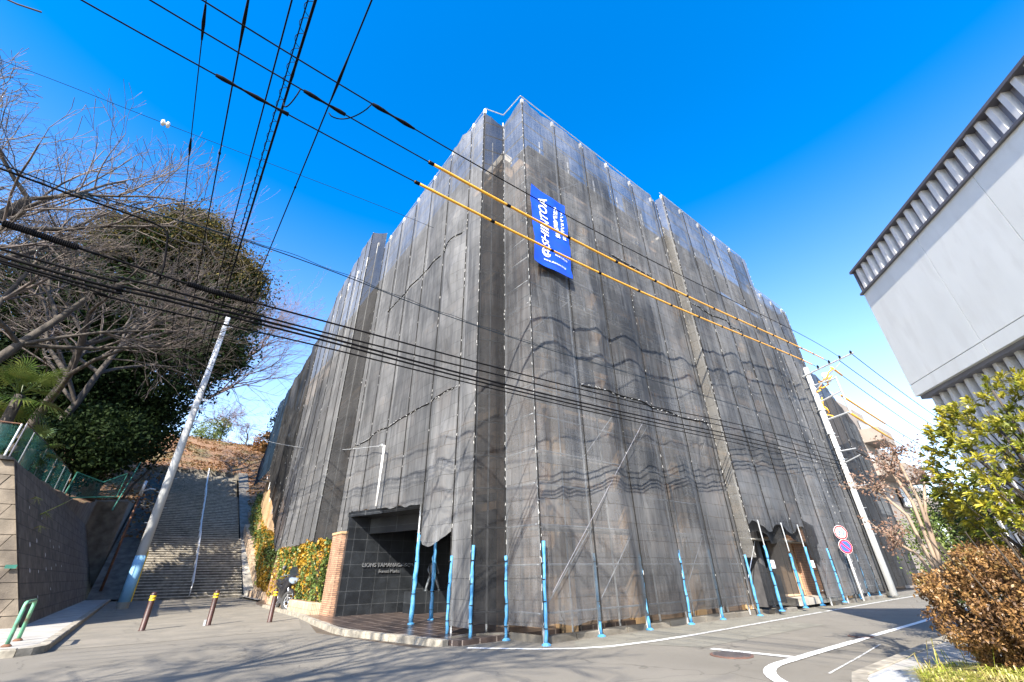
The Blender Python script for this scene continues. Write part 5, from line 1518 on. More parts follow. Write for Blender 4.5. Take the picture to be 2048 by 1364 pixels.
# ------------------------------------------------------------------ motorcycle
mc_s = 1.28
mc = empty('motorcycle', 'black motorcycle with silver headlamp parked by the hedge', 'motorcycle', (5.38, 23.45, 0.0), rz=R(4))
mc.scale = (mc_s,) * 3
def wheel(y, steer=0.0):
    def turn(o_):
        if steer:
            o_.data.transform(Matrix.Translation((0, y, 0)) @ Matrix.Rotation(steer, 4, 'Z') @ Matrix.Translation((0, -y, 0)))
        return o_
    t_ = MB(); k = 28
    pts = [(0.0, y + 0.27 * math.cos(2 * math.pi * i / k), 0.31 + 0.27 * math.sin(2 * math.pi * i / k)) for i in range(k + 1)]
    t_.tube(pts, 0.062, 10, caps=False)
    o = turn(t_.build('wheel', 'tyre_rubber', mc, True))
    r_ = MB(); pts = [(0.0, y + 0.205 * math.cos(2 * math.pi * i / k), 0.31 + 0.205 * math.sin(2 * math.pi * i / k)) for i in range(k + 1)]
    r_.tube(pts, 0.025, 8, caps=False)
    for i in range(6):
        t = i * math.pi / 3
        r_.tube([(0, y, 0.31), (0, y + 0.2 * math.cos(t), 0.31 + 0.2 * math.sin(t))], 0.016, 5)
    r_.lathe((0, y, 0.31), [(0.05, -0.06), (0.05, 0.06)], 12, 'x')
    r_.lathe((0.03, y, 0.31), [(0.12, 0), (0.12, 0.008)], 16, 'x')
    turn(r_.build('rim', 'silver', o, True))
wheel(-0.68, R(38)); wheel(0.68)
m_ = MB()
for s_ in (-0.085, 0.085): m_.tube([(s_, -0.68, 0.31), (s_, -0.55, 0.65), (s_, -0.42, 1.0)], 0.028, 8)
m_.build('fork', 'silver', mc, True)
def loft(sections, k=14):
    """sections (y, z, rx, rz) -> closed body"""
    m_ = MB(); vs_ = []
    for (y, z, rx, rz) in sections:
        for i in range(k):
            t = 2 * math.pi * i / k
            c, s = math.cos(t), math.sin(t)
            vs_.append((rx * math.copysign(abs(c) ** 0.7, c), y, z + rz * math.copysign(abs(s) ** 0.7, s)))
    f_ = []
    for i in range(len(sections) - 1):
        for j in range(k):
            j2 = (j + 1) % k
            f_.append((i * k + j, (i + 1) * k + j, (i + 1) * k + j2, i * k + j2))
    f_ += [tuple(range(k)), tuple(range((len(sections) - 1) * k, len(sections) * k))[::-1]]
    return m_.add(vs_, f_)
loft([(-0.72, 0.92, 0.06, 0.06), (-0.62, 0.93, 0.17, 0.14), (-0.5, 0.86, 0.21, 0.25), (-0.3, 0.72, 0.2, 0.32), (-0.1, 0.62, 0.17, 0.28), (0.15, 0.6, 0.15, 0.22), (0.3, 0.62, 0.12, 0.12)]).build('fairing', 'black_plastic', mc, True)
loft([(-0.15, 0.9, 0.1, 0.08), (0.0, 0.93, 0.14, 0.1), (0.3, 0.84, 0.15, 0.06), (0.6, 0.88, 0.14, 0.06), (0.9, 0.93, 0.1, 0.05), (1.0, 0.93, 0.05, 0.03)]).build('seat', 'black_plastic', mc, True)
loft([(0.2, 0.68, 0.1, 0.1), (0.5, 0.74, 0.13, 0.1), (0.9, 0.82, 0.1, 0.07), (1.02, 0.84, 0.05, 0.04)]).build('tail', 'black_plastic', mc, True)
loft([(-0.78, 0.85, 0.08, 0.05), (-0.74, 0.9, 0.15, 0.08), (-0.66, 0.93, 0.17, 0.09), (-0.6, 0.95, 0.16, 0.06)]).build('headlight', 'headlamp_glass', mc, True)
m_ = MB().add([(-0.14, -0.66, 1.0), (0.14, -0.66, 1.0), (0.16, -0.52, 1.2), (0.08, -0.45, 1.33), (-0.08, -0.45, 1.33), (-0.16, -0.52, 1.2)], [(0, 1, 2, 3, 4, 5)]); m_.build('windscreen', 'dark_glass', mc)
m_ = MB(); m_.tube([(-0.36, -0.3, 1.03), (-0.15, -0.42, 1.08), (0.15, -0.42, 1.08), (0.36, -0.3, 1.03)], 0.018, 8); m_.build('handlebar', 'frame_dark', mc, True)
for s_ in (-1, 1):
    m_ = MB(); m_.tube([(0.27 * s_, -0.35, 1.05), (0.32 * s_, -0.45, 1.26)], 0.009, 6); m_.lathe((0.33 * s_, -0.46, 1.3), [(0.02, -0.01), (0.075, 0), (0.07, 0.02)], 12, 'y'); m_.build('mirror', 'frame_dark', mc, True)
m_ = MB(); m_.tube([(0.13, 0.1, 0.36), (0.16, 0.5, 0.38), (0.17, 0.85, 0.5)], [0.035, 0.05, 0.06], 10); m_.build('exhaust', 'silver', mc, True)
m_ = MB(); m_.box(-0.12, -0.15, 0.25, 0.12, 0.25, 0.5); m_.tube([(0.0, 0.1, 0.4), (0.0, 0.68, 0.31)], 0.05, 6); m_.tube([(-0.1, 0.1, 0.35), (-0.3, 0.2, 0.02)], 0.014, 6); m_.build('engine', 'frame_dark', mc)
m_ = loft([(-0.98, 0.4, 0.03, 0.02), (-0.9, 0.58, 0.07, 0.03), (-0.68, 0.66, 0.08, 0.03), (-0.45, 0.6, 0.06, 0.03)]); m_.build('mudguard', 'black_plastic', mc, True)
hm = empty('helmet', 'round black helmet hanging above the parked motorcycle', 'helmet', (5.62, 23.2, 1.5), rz=R(20))
MB().lathe((0, 0, 0), [(0.09, -0.14), (0.125, -0.1), (0.14, -0.02), (0.135, 0.05), (0.1, 0.11), (0.05, 0.14), (0.01, 0.15)], 20).build('shell', 'black_plastic', hm, True)
MB().add([(-0.1, -0.12, -0.03), (0.1, -0.12, -0.03), (0.11, -0.11, 0.05), (-0.11, -0.11, 0.05)], [(0, 1, 2, 3)]).build('visor', 'dark_glass', hm)

# ------------------------------------------------------------------ trees
def rand_perp(d, rd):
    a = d.cross(Vector((rd.gauss(0, 1), rd.gauss(0, 1), rd.gauss(0, 1))))
    return a.normalized()
def grow(rd, p, d, r, L, lvl, maxl, out, tips, spread, droop, nchild, lift=0.0, stop=0.004):
    nseg = 5 if lvl < maxl else 3
    pts, rads = [p.copy()], [r]
    q, dd = p.copy(), d.copy()
    rend = max(stop, r * (0.45 if lvl < maxl else 0.3))
    kids = []
    for i in range(nseg):
        dd = (dd + Vector((rd.gauss(0, .13), rd.gauss(0, .13), rd.gauss(0, .1) + lift * (0.4 if lvl else 0) - droop * (lvl >= 2)))).normalized()
        q = q + dd * (L / nseg)
        rr = r + (rend - r) * (i + 1) / nseg
        pts.append(q.copy()); rads.append(rr)
        kids.append((q.copy(), dd.copy(), rr, (i + 1) / nseg))
    out.append((pts, rads, lvl))
    if lvl >= maxl:
        tips.append((q.copy(), dd.copy())); return
    n = nchild[lvl]
    for k in range(n):
        t = 0.28 + 0.72 * (k + rd.random()) / n
        kp = min(nseg - 1, int(t * nseg))
        cp, cd, cr_, _ = kids[kp]
        ang = spread[lvl] * rd.uniform(0.6, 1.25)
        nd = (cd * math.cos(ang) + rand_perp(cd, rd) * math.sin(ang)).normalized()
        grow(rd, cp, nd, cr_ * rd.uniform(0.5, 0.75), L * rd.uniform(0.5, 0.8) * (1.15 - 0.45 * t), lvl + 1, maxl, out, tips, spread, droop, nchild, lift, stop)
def tubes_np(branches, sides):
    VV, FF, o = [], [], 0
    for pts, rads, lvl in branches:
        k = sides(lvl)
        P = np.array([tuple(p) for p in pts]); n = len(P)
        D = np.gradient(P, axis=0); D /= np.linalg.norm(D, axis=1)[:, None] + 1e-9
        ref = np.array([0.3, 0.2, 1.0]) if abs(D[0, 2]) < 0.9 else np.array([1.0, 0.1, 0])
        A = np.cross(D, ref); A /= np.linalg.norm(A, axis=1)[:, None] + 1e-9
        B = np.cross(A, D)
        t = np.arange(k) * 2 * np.pi / k
        ring = P[:, None, :] + np.array(rads)[:, None, None] * (A[:, None, :] * np.cos(t)[None, :, None] + B[:, None, :] * np.sin(t)[None, :, None])
        VV.append(ring.reshape(-1, 3))
        i, j = np.meshgrid(np.arange(n - 1), np.arange(k), indexing='ij')
        a = o + i * k + j; b = o + i * k + (j + 1) % k
        FF.append(np.stack([a, b, b + k, a + k], -1).reshape(-1, 4)); o += n * k
    return np.concatenate(VV), np.concatenate(FF)
def bare_tree(name, label, base, height, seed, trunk_r=0.25, lean=(0, 0), trunk_mat='bark', twig_mat='twig', maxl=4, nchild=(6, 6, 6, 5), spread=(0.9, 0.75, 0.7, 0.7), droop=0.02, lift=0.08, group='bare trees on the bank', trunk_frac=0.5, stop=0.007, cat='bare tree', big=2):
    rd = random.Random(seed)
    e_ = empty(name, label, cat, base, group)
    out, tips = [], []
    d = Vector((lean[0], lean[1], 1)).normalized()
    grow(rd, Vector((0, 0, -0.3)), d, trunk_r, height * trunk_frac, 0, maxl, out, tips, spread, droop, nchild, lift, stop)
    big_ = [b for b in out if b[2] < big]; sm_ = [b for b in out if b[2] >= big]
    V, F = tubes_np([b for b in out if b[2] == 0], lambda l: 10); npobj('trunk', V, F, trunk_mat, e_, True)
    V, F = tubes_np([b for b in out if 0 < b[2] < big], lambda l: 7); npobj('limbs', V, F, trunk_mat, e_, True)
    V, F = tubes_np(sm_, lambda l: 4 if l == 2 else 3); npobj('crown', V, F, twig_mat, e_)
    return e_, tips
bare_tree('cherry_tree', 'old bare cherry spreading over the block wall at the left edge', (-8.5, 24.5, 5.8), 13, 21, 0.24, (0.35, -0.1), nchild=(7, 7, 7, 5), spread=(1.1, 0.7, 0.7, 0.7), droop=0.03, lift=0.05, trunk_frac=0.62)
bare_tree('cherry_tree', 'bare cherry reaching low branches towards the utility pole', (-6.8, 31.0, 5.9), 14.5, 33, 0.26, (0.4, 0.0), nchild=(9, 7, 5, 4), spread=(1.15, 0.75, 0.7, 0.7), droop=0.04, lift=0.04, trunk_frac=0.6)
bare_tree('cherry_tree', 'tall bare cherry whose twigs rise into the sky at upper left', (-14.5, 31.0, 8.2), 20, 44, 0.34, (0.25, -0.05), nchild=(9, 7, 6, 5), spread=(0.95, 0.7, 0.7, 0.7), droop=0.0, lift=0.1, trunk_frac=0.6)
bare_tree('bare_tree', 'reddish fine twigged tree behind the evergreen top', (-12.5, 54.0, 11.5), 27, 55, 0.45, (0.05, 0), twig_mat='twig_red', nchild=(10, 8, 7, 5), spread=(0.6, 0.55, 0.6, 0.6), droop=0.0, lift=0.14, trunk_frac=0.72, stop=0.012)
bare_tree('bare_tree', 'fine twigged tree showing past the right side of the evergreen', (-5.0, 58.0, 10.5), 23, 66, 0.45, (0.12, 0), twig_mat='twig_red', nchild=(10, 8, 7, 5), spread=(0.75, 0.6, 0.6, 0.6), droop=0.0, lift=0.1, trunk_frac=0.7, stop=0.012)
bare_tree('cherry_tree', 'gnarled dark cherry at the far left edge with crowded upper boughs', (-12.2, 25.5, 7.5), 17, 145, 0.34, (0.3, -0.05), nchild=(8, 7, 5, 4), spread=(0.95, 0.75, 0.7, 0.7), droop=0.0, lift=0.08, trunk_frac=0.58, stop=0.011)
bare_tree('cherry_tree', 'dark stemmed bare tree crossing in front of the evergreen', (-7.5, 38.0, 7.0), 19, 131, 0.26, (0.3, 0.0), nchild=(8, 6, 5, 4), spread=(1.0, 0.75, 0.7, 0.7), droop=0.03, lift=0.05, trunk_frac=0.65, stop=0.01)
bare_tree('bare_tree', 'slender tree with drooping twigs over the staircase', (-3.2, 52.5, 7.5), 12, 77, 0.12, (0.25, 0.1), nchild=(7, 6, 5, 4), spread=(1.0, 0.6, 0.6, 0.6), droop=0.03, lift=0.0, trunk_frac=0.7)
bare_tree('bare_tree', 'leafless tree with only a branch tip showing at the top left corner', (-11.4, 1.6, 0.0), 15, 88, 0.4, (0.1, 0.12), nchild=(9, 6, 5, 4), spread=(0.95, 0.7, 0.7, 0.6), droop=0.0, lift=0.05, trunk_frac=0.6, stop=0.017)
bare_tree('small_tree', 'small pinkish bare tree on the crest above the stairs', (8.0, 84, 20.3), 6, 91, 0.16, (0, 0), twig_mat='twig_red', nchild=(7, 6, 5, 4), spread=(0.9, 0.7, 0.7, 0.7), lift=0.1, trunk_frac=0.55, group='small trees on the crest', stop=0.012)
bare_tree('small_tree', 'small greyish bare tree left of the pinkish one on the crest', (4.4, 88, 20.8), 8, 95, 0.16, (0, 0), twig_mat='twig_red', nchild=(8, 6, 5, 4), spread=(0.8, 0.7, 0.7, 0.7), lift=0.1, trunk_frac=0.6, group='small trees on the crest', stop=0.014)

def lobes_crown(rg, lobes, n, size, jitter=0.25, inner=0.35):
    """lobes: (cx,cy,cz,rx,ry,rz)"""
    vol = np.array([l[3] * l[4] + l[4] * l[5] + l[3] * l[5] for l in lobes]); vol = vol / vol.sum()
    pts = []
    for l, fr in zip(lobes, vol):
        k = int(n * fr)
        nc = max(6, k // 45)
        cd = rg.normal(size=(nc, 3)); cd /= np.linalg.norm(cd, axis=1)[:, None]
        rad = rg.uniform(0.5, 1.05, (nc, 1)) ** 0.6
        cc = cd * rad * np.array(l[3:6]) + np.array(l[0:3])
        which = rg.integers(0, nc, k)
        s_ = min(l[3:6]) * jitter
        P = cc[which] + rg.normal(size=(k, 3)) * s_ * np.array([1, 1, 0.7])
        pts.append(P)
    return np.concatenate(pts)
def leafy_tree(name, label, base, lobes, n, size, leaf, seed, trunk_h, trunk_r, group, cat='evergreen tree', leaf2=None, n2=0, lobes2=None, limb_mat='bark'):
    rg = np.random.default_rng(seed); rd = random.Random(seed)
    e_ = empty(name, label, cat, base, group)
    m_ = MB(); m_.tube([(0, 0, -0.5), (0.1, 0, trunk_h * .4), (-0.1, 0.1, trunk_h)], [trunk_r, trunk_r * .8, trunk_r * .4], 10); m_.build('trunk', limb_mat, e_, True)
    m_ = MB()
    for l in lobes:
        z0 = min(trunk_h * 0.9, max(trunk_h * 0.3, l[2] - l[5]))
        m_.tube([(0, 0, z0), (l[0] * .5, l[1] * .5, (z0 + l[2]) / 2 - .2), (l[0], l[1], l[2])], [trunk_r * .4, trunk_r * .28, trunk_r * .1], 6)
        for k in range(7):
            q = (l[0] + rd.uniform(-.8, .8) * l[3], l[1] + rd.uniform(-.8, .8) * l[4], l[2] + rd.uniform(-.7, .8) * l[5])
            m_.tube([(l[0] * .8, l[1] * .8, l[2] - .3), q], [trunk_r * .1, 0.02], 4)
    m_.build('limbs', limb_mat, e_)
    V, F = quads(lobes_crown(rg, lobes, n, size), size, rng=rg, aspect=0.6); npobj('crown', V, F, leaf, e_)
    if leaf2:
        V, F = quads(lobes_crown(rg, lobes2 or lobes, n2, size, 0.35), size * .9, rng=rg, aspect=0.55); npobj('vine_foliage', V, F, leaf2, e_)
    return e_
leafy_tree('evergreen_tree', 'huge dark evergreen left of the stairs with brownish vine growth at its top', (-4.8, 46, 7.0),
   [(-0.6, 0, 25.0, 2.6, 3.0, 2.6), (1.6, 0, 22.6, 2.6, 3.0, 2.2), (-4.6, 0, 22.0, 2.4, 2.4, 2.4), (-7.6, 0, 17.5, 2.6, 2.6, 2.6), (-6.5, 0, 14.5, 3.6, 3.0, 3.4), (5.6, 0, 17.6, 1.6, 1.8, 1.5), (4.9, 0, 22.4, 1.5, 1.6, 1.4), (5.6, -0.5, 12.6, 1.5, 1.5, 1.6), (3.6, -0.5, 20.0, 2.9, 3.2, 3.0), (-1.8, 0, 21.5, 4.2, 3.5, 3.5), (3.8, 0, 14.5, 3.0, 3.2, 3.4), (-2.4, -1, 14.0, 4.2, 3.6, 3.8), (1.4, -1, 10.0, 3.6, 3.2, 3.4), (-3.6, -1, 7.0, 4.0, 3.5, 3.2), (1.4, 0, 5.0, 2.6, 2.6, 2.4)],
   120000, 0.3, 'leaf_evergreen', 101, 22, 0.6, 'evergreens on the bank', leaf2='leaf_vine', n2=34000,
   lobes2=[(-5.0, -0.5, 22.0, 2.8, 2.4, 2.6), (-0.4, -0.5, 25.0, 2.8, 3.0, 2.6), (2.0, -0.5, 22.6, 2.8, 3.0, 2.4), (3.9, -1.0, 20.6, 2.9, 3.2, 2.8), (-1.6, -1, 22.5, 3.6, 3.2, 3.0)])
leafy_tree('evergreen_tree', 'dark evergreen mass behind the palm on the bank', (-12.3, 45, 9.0),
   [(0, 0, 11.5, 4.2, 3.5, 3.4), (3.0, 0, 7.5, 3.4, 3.2, 3.2), (-3.5, 0, 7.0, 4.0, 3.4, 3.4), (0.5, -1, 3.8, 4.6, 3.0, 2.8), (-6, 0, 10, 3.5, 3, 3)],
   42000, 0.3, 'leaf_evergreen', 111, 12, 0.45, 'evergreens on the bank')
leafy_tree('evergreen_tree', 'low dark evergreen shrubbery at the back of the fenced bank', (-6.5, 37.5, 6.0),
   [(0, 0, 2.2, 3.2, 2.0, 2.0), (-3.6, -1, 2.4, 3.0, 2.0, 2.2), (1.9, 2, 3.6, 2.0, 2.0, 2.2)],
   20000, 0.26, 'leaf_evergreen', 121, 3, 0.2, 'evergreens on the bank')
leafy_tree('orange_shrub', 'orange leaved bush on the crest next to the blue black net', (11.6, 82, 19.5), [(0, 0, 1.8, 2.6, 2, 1.6), (2.4, 0, 1.2, 2, 2, 1.3), (-1.4, 0, 0.9, 1.4, 1.4, 1.0)], 7000, 0.3, 'leaf_orange', 131, 2, 0.1, 'bushes on the crest', cat='shrub')
leafy_tree('green_shrub', 'yellow green bush on the crest left of the bare little trees', (2.6, 88, 21.2), [(0, 0, 2.0, 2.2, 2, 2.0), (1.6, 0, 3.2, 1.3, 1.3, 1.6)], 4000, 0.26, 'leaf_hedge', 141, 3, 0.1, 'bushes on the crest', cat='shrub')
leafy_tree('green_shrub', 'shrub poking above the blue black net at the far end', (9.5, 54, 12.5), [(0, 0, 4.0, 2.6, 2, 3.0)], 4000, 0.26, 'leaf_vine', 151, 3, 0.1, 'bushes on the crest', cat='shrub')

leafy_tree('evergreen_tree', 'evergreen added mostly hidden behind the huge one to shade the upper stairs', (-9.5, 55, 10.5),  # extra tree, added to cast shade on the upper flights
   [(0, 0, 9.0, 4.0, 4.0, 4.5), (3.5, 2, 5.5, 3.0, 3.5, 3.5), (-1, 5, 7.0, 3.5, 3.5, 4.0), (2.0, 7, 5.5, 3.5, 3.5, 4.0)],
   24000, 0.36, 'leaf_evergreen', 181, 10, 0.4, 'evergreens on the bank')
# palms
def palm(label, base, trunk, seed, n=26, fr=1.3):
    rd = random.Random(seed)
    e_ = empty('fan_palm', label, 'palm tree', base, 'fan palms behind the fence')
    MB().tube([(0, 0, -0.5), (0.05, 0, trunk * .5), (0, 0, trunk)], [0.16, 0.18, 0.15], 10).build('trunk', 'bark', e_, True)
    VV, FF = [], []
    stems = MB()
    for i in range(n):
        az = i * 2.399 + rd.uniform(-.2, .2); el = R(rd.uniform(-50, 75))
        d = Vector((math.cos(az) * math.cos(el), math.sin(az) * math.cos(el), math.sin(el)))
        c = Vector((0, 0, trunk)) + d * rd.uniform(0.7, 1.05) * fr * 0.75
        stems.tube([(0, 0, trunk), tuple(c)], [0.022, 0.012], 4)
        side = d.cross(Vector((0, 0, 1))).normalized(); up_ = side.cross(d).normalized()
        nl = 22
        for k in range(nl):
            a = (k / (nl - 1) - 0.5) * R(250)
            ld = (d * math.cos(a) + side * math.sin(a)).normalized()
            L = fr * 0.62 * (0.75 + 0.25 * math.cos(a)) * rd.uniform(.9, 1.1)
            w = 0.026
            wd = ld.cross(up_).normalized() * w
            tip = c + ld * L - Vector((0, 0, 0.22 * L)) + up_ * 0.02
            mid = c + ld * L * 0.55 + up_ * 0.04
            o = len(VV)
            VV += [tuple(c), tuple(mid + wd), tuple(tip), tuple(mid - wd)]
            FF.append((o, o + 1, o + 2, o + 3))
    stems.build('stalks', 'leaf_conifer', e_)
    npobj('fronds', VV, FF, 'leaf_palm', e_)
palm('fan palm with bright green fronds above the mesh fence', (-5.6, 23.6, 4.9), 2.7, 1, 30, 1.35)
palm('lower fan palm at the left edge with yellowing fronds', (-6.9, 25.2, 5.1), 1.3, 2, 24, 1.2)
palm('small fan palm hanging over the fence', (-4.9, 25.4, 5.0), 1.0, 3, 18, 0.9)
# weeds growing on the wall
e_ = empty('wall_weeds', 'dry weeds and a twig sprouting from the dark wall face', 'weeds')
m_ = MB(); random.seed(9)
for (yq, zq) in ((24.0, 3.0), (23.4, 3.9), (25.6, 3.6)):
    xx = -2.3 - .41 * zq
    for k in range(26):
        a = random.uniform(-1.2, 1.2)
        m_.tube([(xx, yq, zq), (xx + .15, yq + a * .15, zq + .1), (xx + .3 * random.random() + .1, yq + a * .3, zq - .25 * random.random() + .05)], [0.006, 0.004, 0.002], 3)
m_.tube([(-3.8, 25.6, 3.6), (-3.3, 26.4, 4.2), (-3.2, 27.6, 4.6)], [0.02, 0.015, 0.005], 4)
m_.build('stalks', 'grass_blade', e_)

# ------------------------------------------------------------------ planting at the right corner
def super_shell(rg, c, r, n, p=2.6, depth=0.25, zsq=1.0):
    d = rg.normal(size=(n, 3)); d /= np.linalg.norm(d, axis=1)[:, None]
    k = (np.abs(d[:, 0]) ** p + np.abs(d[:, 1]) ** p + np.abs(d[:, 2]) ** p) ** (-1 / p)
    P = d * k[:, None]
    P *= (1 - depth * rg.random(n) ** 1.6)[:, None]
    return P * np.array(r) + np.array(c)
rg = np.random.default_rng(77)
rb = empty('russet_hedge', 'clipped bush of small russet leaves at the right street corner', 'bush', (8.2, 0.2, 0.1))
PA = super_shell(rg, (-0.73, 0.78, 0.86), (0.52, 0.5, 0.56), 52000, 3.2, 0.5)
PB = super_shell(rg, (-0.35, 0.0, 0.42), (0.95, 0.95, 0.45), 60000, 3.0, 0.45)
P = np.concatenate([PA, PB])
l_ = np.array([mnoise.noise(Vector((a * 1.8, b * 1.8, c * 1.8))) + 0.7 * mnoise.noise(Vector((a * 4, b * 4, c * 4))) for a, b, c in P])
P += (P - np.array([-.5, .3, .6])) * (0.27 * l_)[:, None] + 0.02 * rg.normal(size=P.shape)
g_ = np.array([mnoise.noise(Vector((a * 6 + 3, b * 6, c * 6))) for a, b, c in P])
P = P[g_ > -0.1]
V, F = quads(P, 0.04, rng=rg, aspect=0.5); npobj('foliage', V, F, 'leaf_russet', rb)
P2 = super_shell(rg, (0.0, -0.1, 0.8), (0.9, 0.7, 0.5), 14000, 3.0, 0.6)
P2 += 0.08 * rg.normal(size=P2.shape)
V, F = quads(P2, 0.05, rng=rg, aspect=0.5); npobj('green_shoots', V, F, 'leaf_conifer', rb)
m_ = MB(); rd = random.Random(5)
for i in range(150):
    a = rd.uniform(0, 6.28); r_ = rd.uniform(0.1, 0.9)
    x, y = r_ * math.cos(a) - 0.35, r_ * math.sin(a) + 0.2
    m_.tube([(x * .7, y * .7, -0.05), (x * .9 + rd.uniform(-.1, .1), y * .9, 0.45), (x * 1.25, y * 1.25, rd.uniform(1.2, 1.62))], [0.018, 0.012, 0.005], 4)
m_.build('stems', 'bark', rb)

def rosettes(e_, tips, rg, leaf_len, leaf_w, m, nl=(11, 17), name='foliage'):
    VV, FF = [], []
    for (p, d) in tips:
        k = rg.integers(*nl)
        a = np.cross(d, [0.2, 0.5, 1.0]); a /= np.linalg.norm(a); b = np.cross(d, a)
        for i in range(k):
            t = i * 2.4 + rg.uniform(-.3, .3); tilt = rg.uniform(0.15, 1.25)
            ld = d * math.cos(tilt) + (a * math.cos(t) + b * math.sin(t)) * math.sin(tilt)
            L = leaf_len * rg.uniform(0.7, 1.15)
            sd = np.cross(ld, d); n_ = np.linalg.norm(sd)
            if n_ < 1e-3: continue
            sd = sd / n_ * leaf_w * rg.uniform(.8, 1.2)
            base = p - d * rg.uniform(0, 0.05)
            m1 = base + ld * L * 0.45; m2 = base + ld * L * 0.75 - np.array([0, 0, 0.06 * L]); tip = base + ld * L - np.array([0, 0, 0.2 * L])
            o = len(VV)
            VV += [base, m1 + sd, m1 - sd, m2 + sd * .85, m2 - sd * .85, tip]
            FF += [(o, o + 1, o + 2, o + 2), (o + 1, o + 3, o + 4, o + 2), (o + 3, o + 5, o + 4, o + 4)]
    F3 = [f for f in FF if f[2] == f[3] or f[3] == f[2]]
    me = bpy.data.meshes.new(name)
    me.from_pydata([tuple(v) for v in VV], [], [tuple(dict.fromkeys(f)) for f in FF])
    me.materials.append(MATS[m]); me.update()
    o = bpy.data.objects.new(name, me); C.objects.link(o); o.parent = e_
    return o
ys_ = empty('evergreen_shrub', 'large shrub of glossy yellow green leaf rosettes against the ribbed wall', 'shrub', (8.15, 0.0, 0.1))
rd = random.Random(14); tips = []
stm = MB()
for i in range(2600):
    while True:
        q = Vector((rd.uniform(-1, 1), rd.uniform(-1, 1), rd.uniform(-1, 1)))
        if 0.3 < q.length < 1: break
    q = q.normalized() * (q.length ** 0.5)
    c = Vector((q.x * 1.15, q.y * 1.2 + 0.02, 2.12 + q.z * 1.3))
    gap = mnoise.noise(c * 1.1 + Vector((3, 1, 7)))
    if gap < -0.08 or (c.z > 2.7 and gap < 0.05): continue
    d = (Vector((q.x, q.y, q.z * 0.6 + 0.5)) + Vector((rd.gauss(0, .3), rd.gauss(0, .3), rd.gauss(0, .2)))).normalized()
    tips.append((np.array(c), np.array(d)))
    if i % 11 == 0:
        stm.tube([(c.x * .35, c.y * .35, max(0.9, c.z - 1.1)), (c.x * .75, c.y * .75, c.z - .45), tuple(c)], [0.012, 0.008, 0.004], 5)
for (x, y) in ((0.1, 0.1), (-0.15, 0.05), (0.2, -0.2)):
    stm.tube([(x, y, -0.1), (x * 1.8, y * 1.5, 1.2), (x * 3, y * 3, 2.4), (x * 4.2, y * 3.6, 3.1)], [0.032, 0.026, 0.018, 0.01], 8)
stm.build('branches', 'bark', ys_, True)
rosettes(ys_, tips, np.random.default_rng(15), 0.1, 0.0105, 'leaf_bright')
# bare twigs of its clipped top
# crape myrtle
cm = empty('pollarded_tree', 'pollarded tree with pale bare stems and withered leaves left of the russet bush', 'tree', (9.9, 1.75, 0.1))
m_ = MB(); ends = []
rd = random.Random(3)
for (p1, p2) in (((0.05, 0.2, 2.0), (0.0, 0.45, 2.45)), ((0.0, 0.05, 2.2), (0, 0.15, 2.75)), ((-0.05, -0.05, 2.2), (0.0, 0.0, 3.0)), ((-0.05, 0.25, 1.4), (-0.1, 0.5, 1.65)), ((0, -0.05, 2.0), (0.0, -0.25, 2.6))):
    m_.tube([(0, 0.05, -0.1), (rd.uniform(-.06, .06), 0.1, 0.7), p1, p2], [0.04, 0.034, 0.024, 0.019], 8)
    m_.lathe(p2, [(0.015, -.04), (0.035, -0.02), (0.035, 0.02), (0.015, .04)], 8)
    for k in range(14):
        e1 = Vector(p2) + Vector((rd.gauss(0, .15), rd.gauss(0, .15), rd.uniform(-.15, .3)))
        e2 = e1 + Vector((rd.gauss(0, .1), rd.gauss(0, .14), rd.gauss(0.02, .1)))
        m_.tube([p2, tuple(e1), tuple(e2)], [0.009, 0.005, 0.003], 4)
        ends += [e1, e2, e1.lerp(Vector(p2), .4)]
m_.build('stems', 'pale_bark', cm, True)
rg = np.random.default_rng(4)
P = np.concatenate([np.array([tuple(e)] * 9) + rg.normal(size=(9, 3)) * 0.05 for e in ends])
V, F = quads(P, 0.05, rng=rg); npobj('withered_leaves', V, F, 'leaf_dead', cm)
leafy_tree('conifer_bush', 'feathery green bush behind the pollarded tree', (13.4, 2.2, 0.1), [(0, 0, 1.4, 0.9, 0.6, 0.9), (0.3, -0.2, 2.1, 0.7, 0.5, 0.7), (0.7, -0.9, 1.3, 0.9, 0.7, 1.1), (0.2, -0.9, 2.2, 0.7, 0.6, 0.6)], 24000, 0.055, 'leaf_hedge', 161, 2.2, 0.05, 'garden shrubs by the grey building', cat='bush')
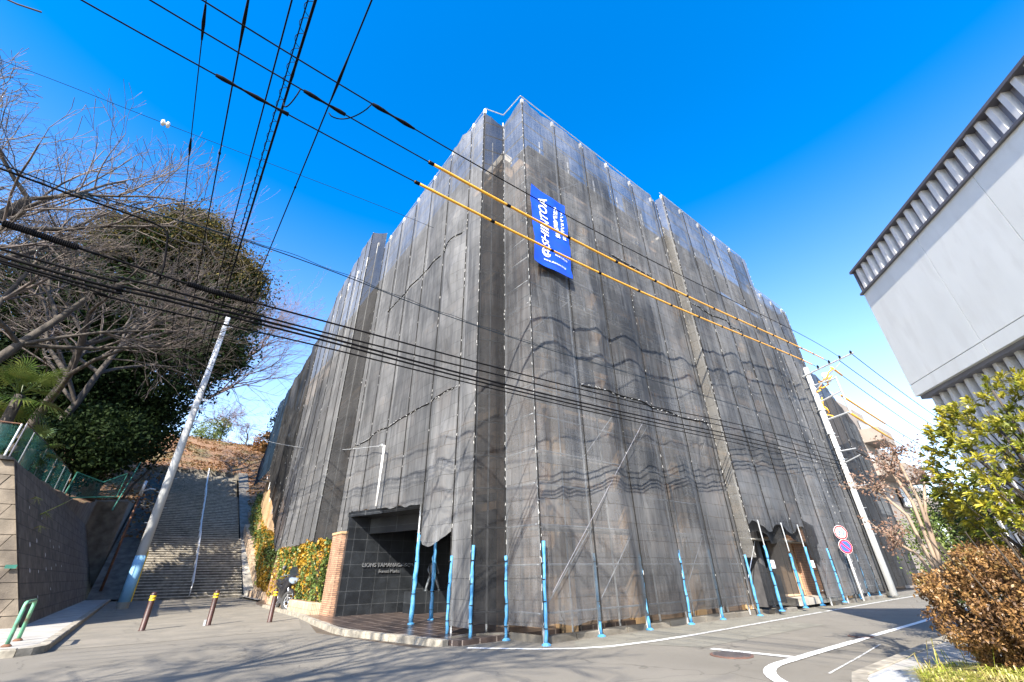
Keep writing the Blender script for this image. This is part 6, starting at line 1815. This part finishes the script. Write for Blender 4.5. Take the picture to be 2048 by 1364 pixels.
leafy_tree('garden_shrub', 'dark leafy shrub low beside the grey plinth', (9.9, -0.3, 0.1), [(0, 0, 0.6, 0.8, 1.2, 0.6), (0.3, -1.2, 0.7, .8, 1.0, .7)], 9000, 0.09, 'leaf_conifer', 171, 0.8, 0.03, 'garden shrubs by the grey building', cat='bush')
leafy_tree('garden_shrub', 'green shrub low behind the russet bush', (7.9, -1.1, 0.1), [(0, 0, 0.4, 1.0, 0.9, 0.45)], 6000, 0.09, 'leaf_conifer', 172, 0.5, 0.03, 'garden shrubs by the grey building', cat='bush')
# grass tussocks
rg = np.random.default_rng(31)
def grass(label, cx, cy, rx, ry, n, h, m='grass_blade', seed=0):
    rg = np.random.default_rng(seed)
    VV, FF = [], []
    a = rg.uniform(0, 6.28, n); r_ = np.sqrt(rg.random(n))
    X = cx + rx * r_ * np.cos(a); Y = cy + ry * r_ * np.sin(a)
    az = rg.uniform(0, 6.28, n); L = h * rg.uniform(.5, 1.25, n)
    for x, y, t, l in zip(X, Y, az, L):
        d = np.array([math.cos(t), math.sin(t), 0]); s = np.array([-d[1], d[0], 0]) * 0.005
        b = np.array([x, y, 0.1]); m1 = b + d * l * .25 + np.array([0, 0, l * .75]); tp = b + d * l * .8 + np.array([0, 0, l * .7])
        o = len(VV); VV += [b - s, b + s, m1 + s, m1 - s, tp]
        FF += [(o, o + 1, o + 2, o + 3), (o + 3, o + 2, o + 4, o + 4)]
    me = bpy.data.meshes.new('ornamental_grass'); me.from_pydata([tuple(v) for v in VV], [], [tuple(dict.fromkeys(f)) for f in FF])
    me.materials.append(MATS[m]); me.update()
    o = bpy.data.objects.new('ornamental_grass', me); C.objects.link(o)
    tag(o, label, 'grass', kind='stuff')
grass('bright yellow green grass spilling over the pavement at the bottom right', 7.3, 1.35, 0.75, 0.5, 5200, 0.3, seed=1)
grass('tall dry grass stalks under the russet bush', 6.9, 0.7, 0.6, 0.6, 2600, 0.4, seed=2)
grass('thin dead stalks rising from the grass at the corner', 7.5, 1.5, 0.6, 0.5, 36, 0.6, seed=3)
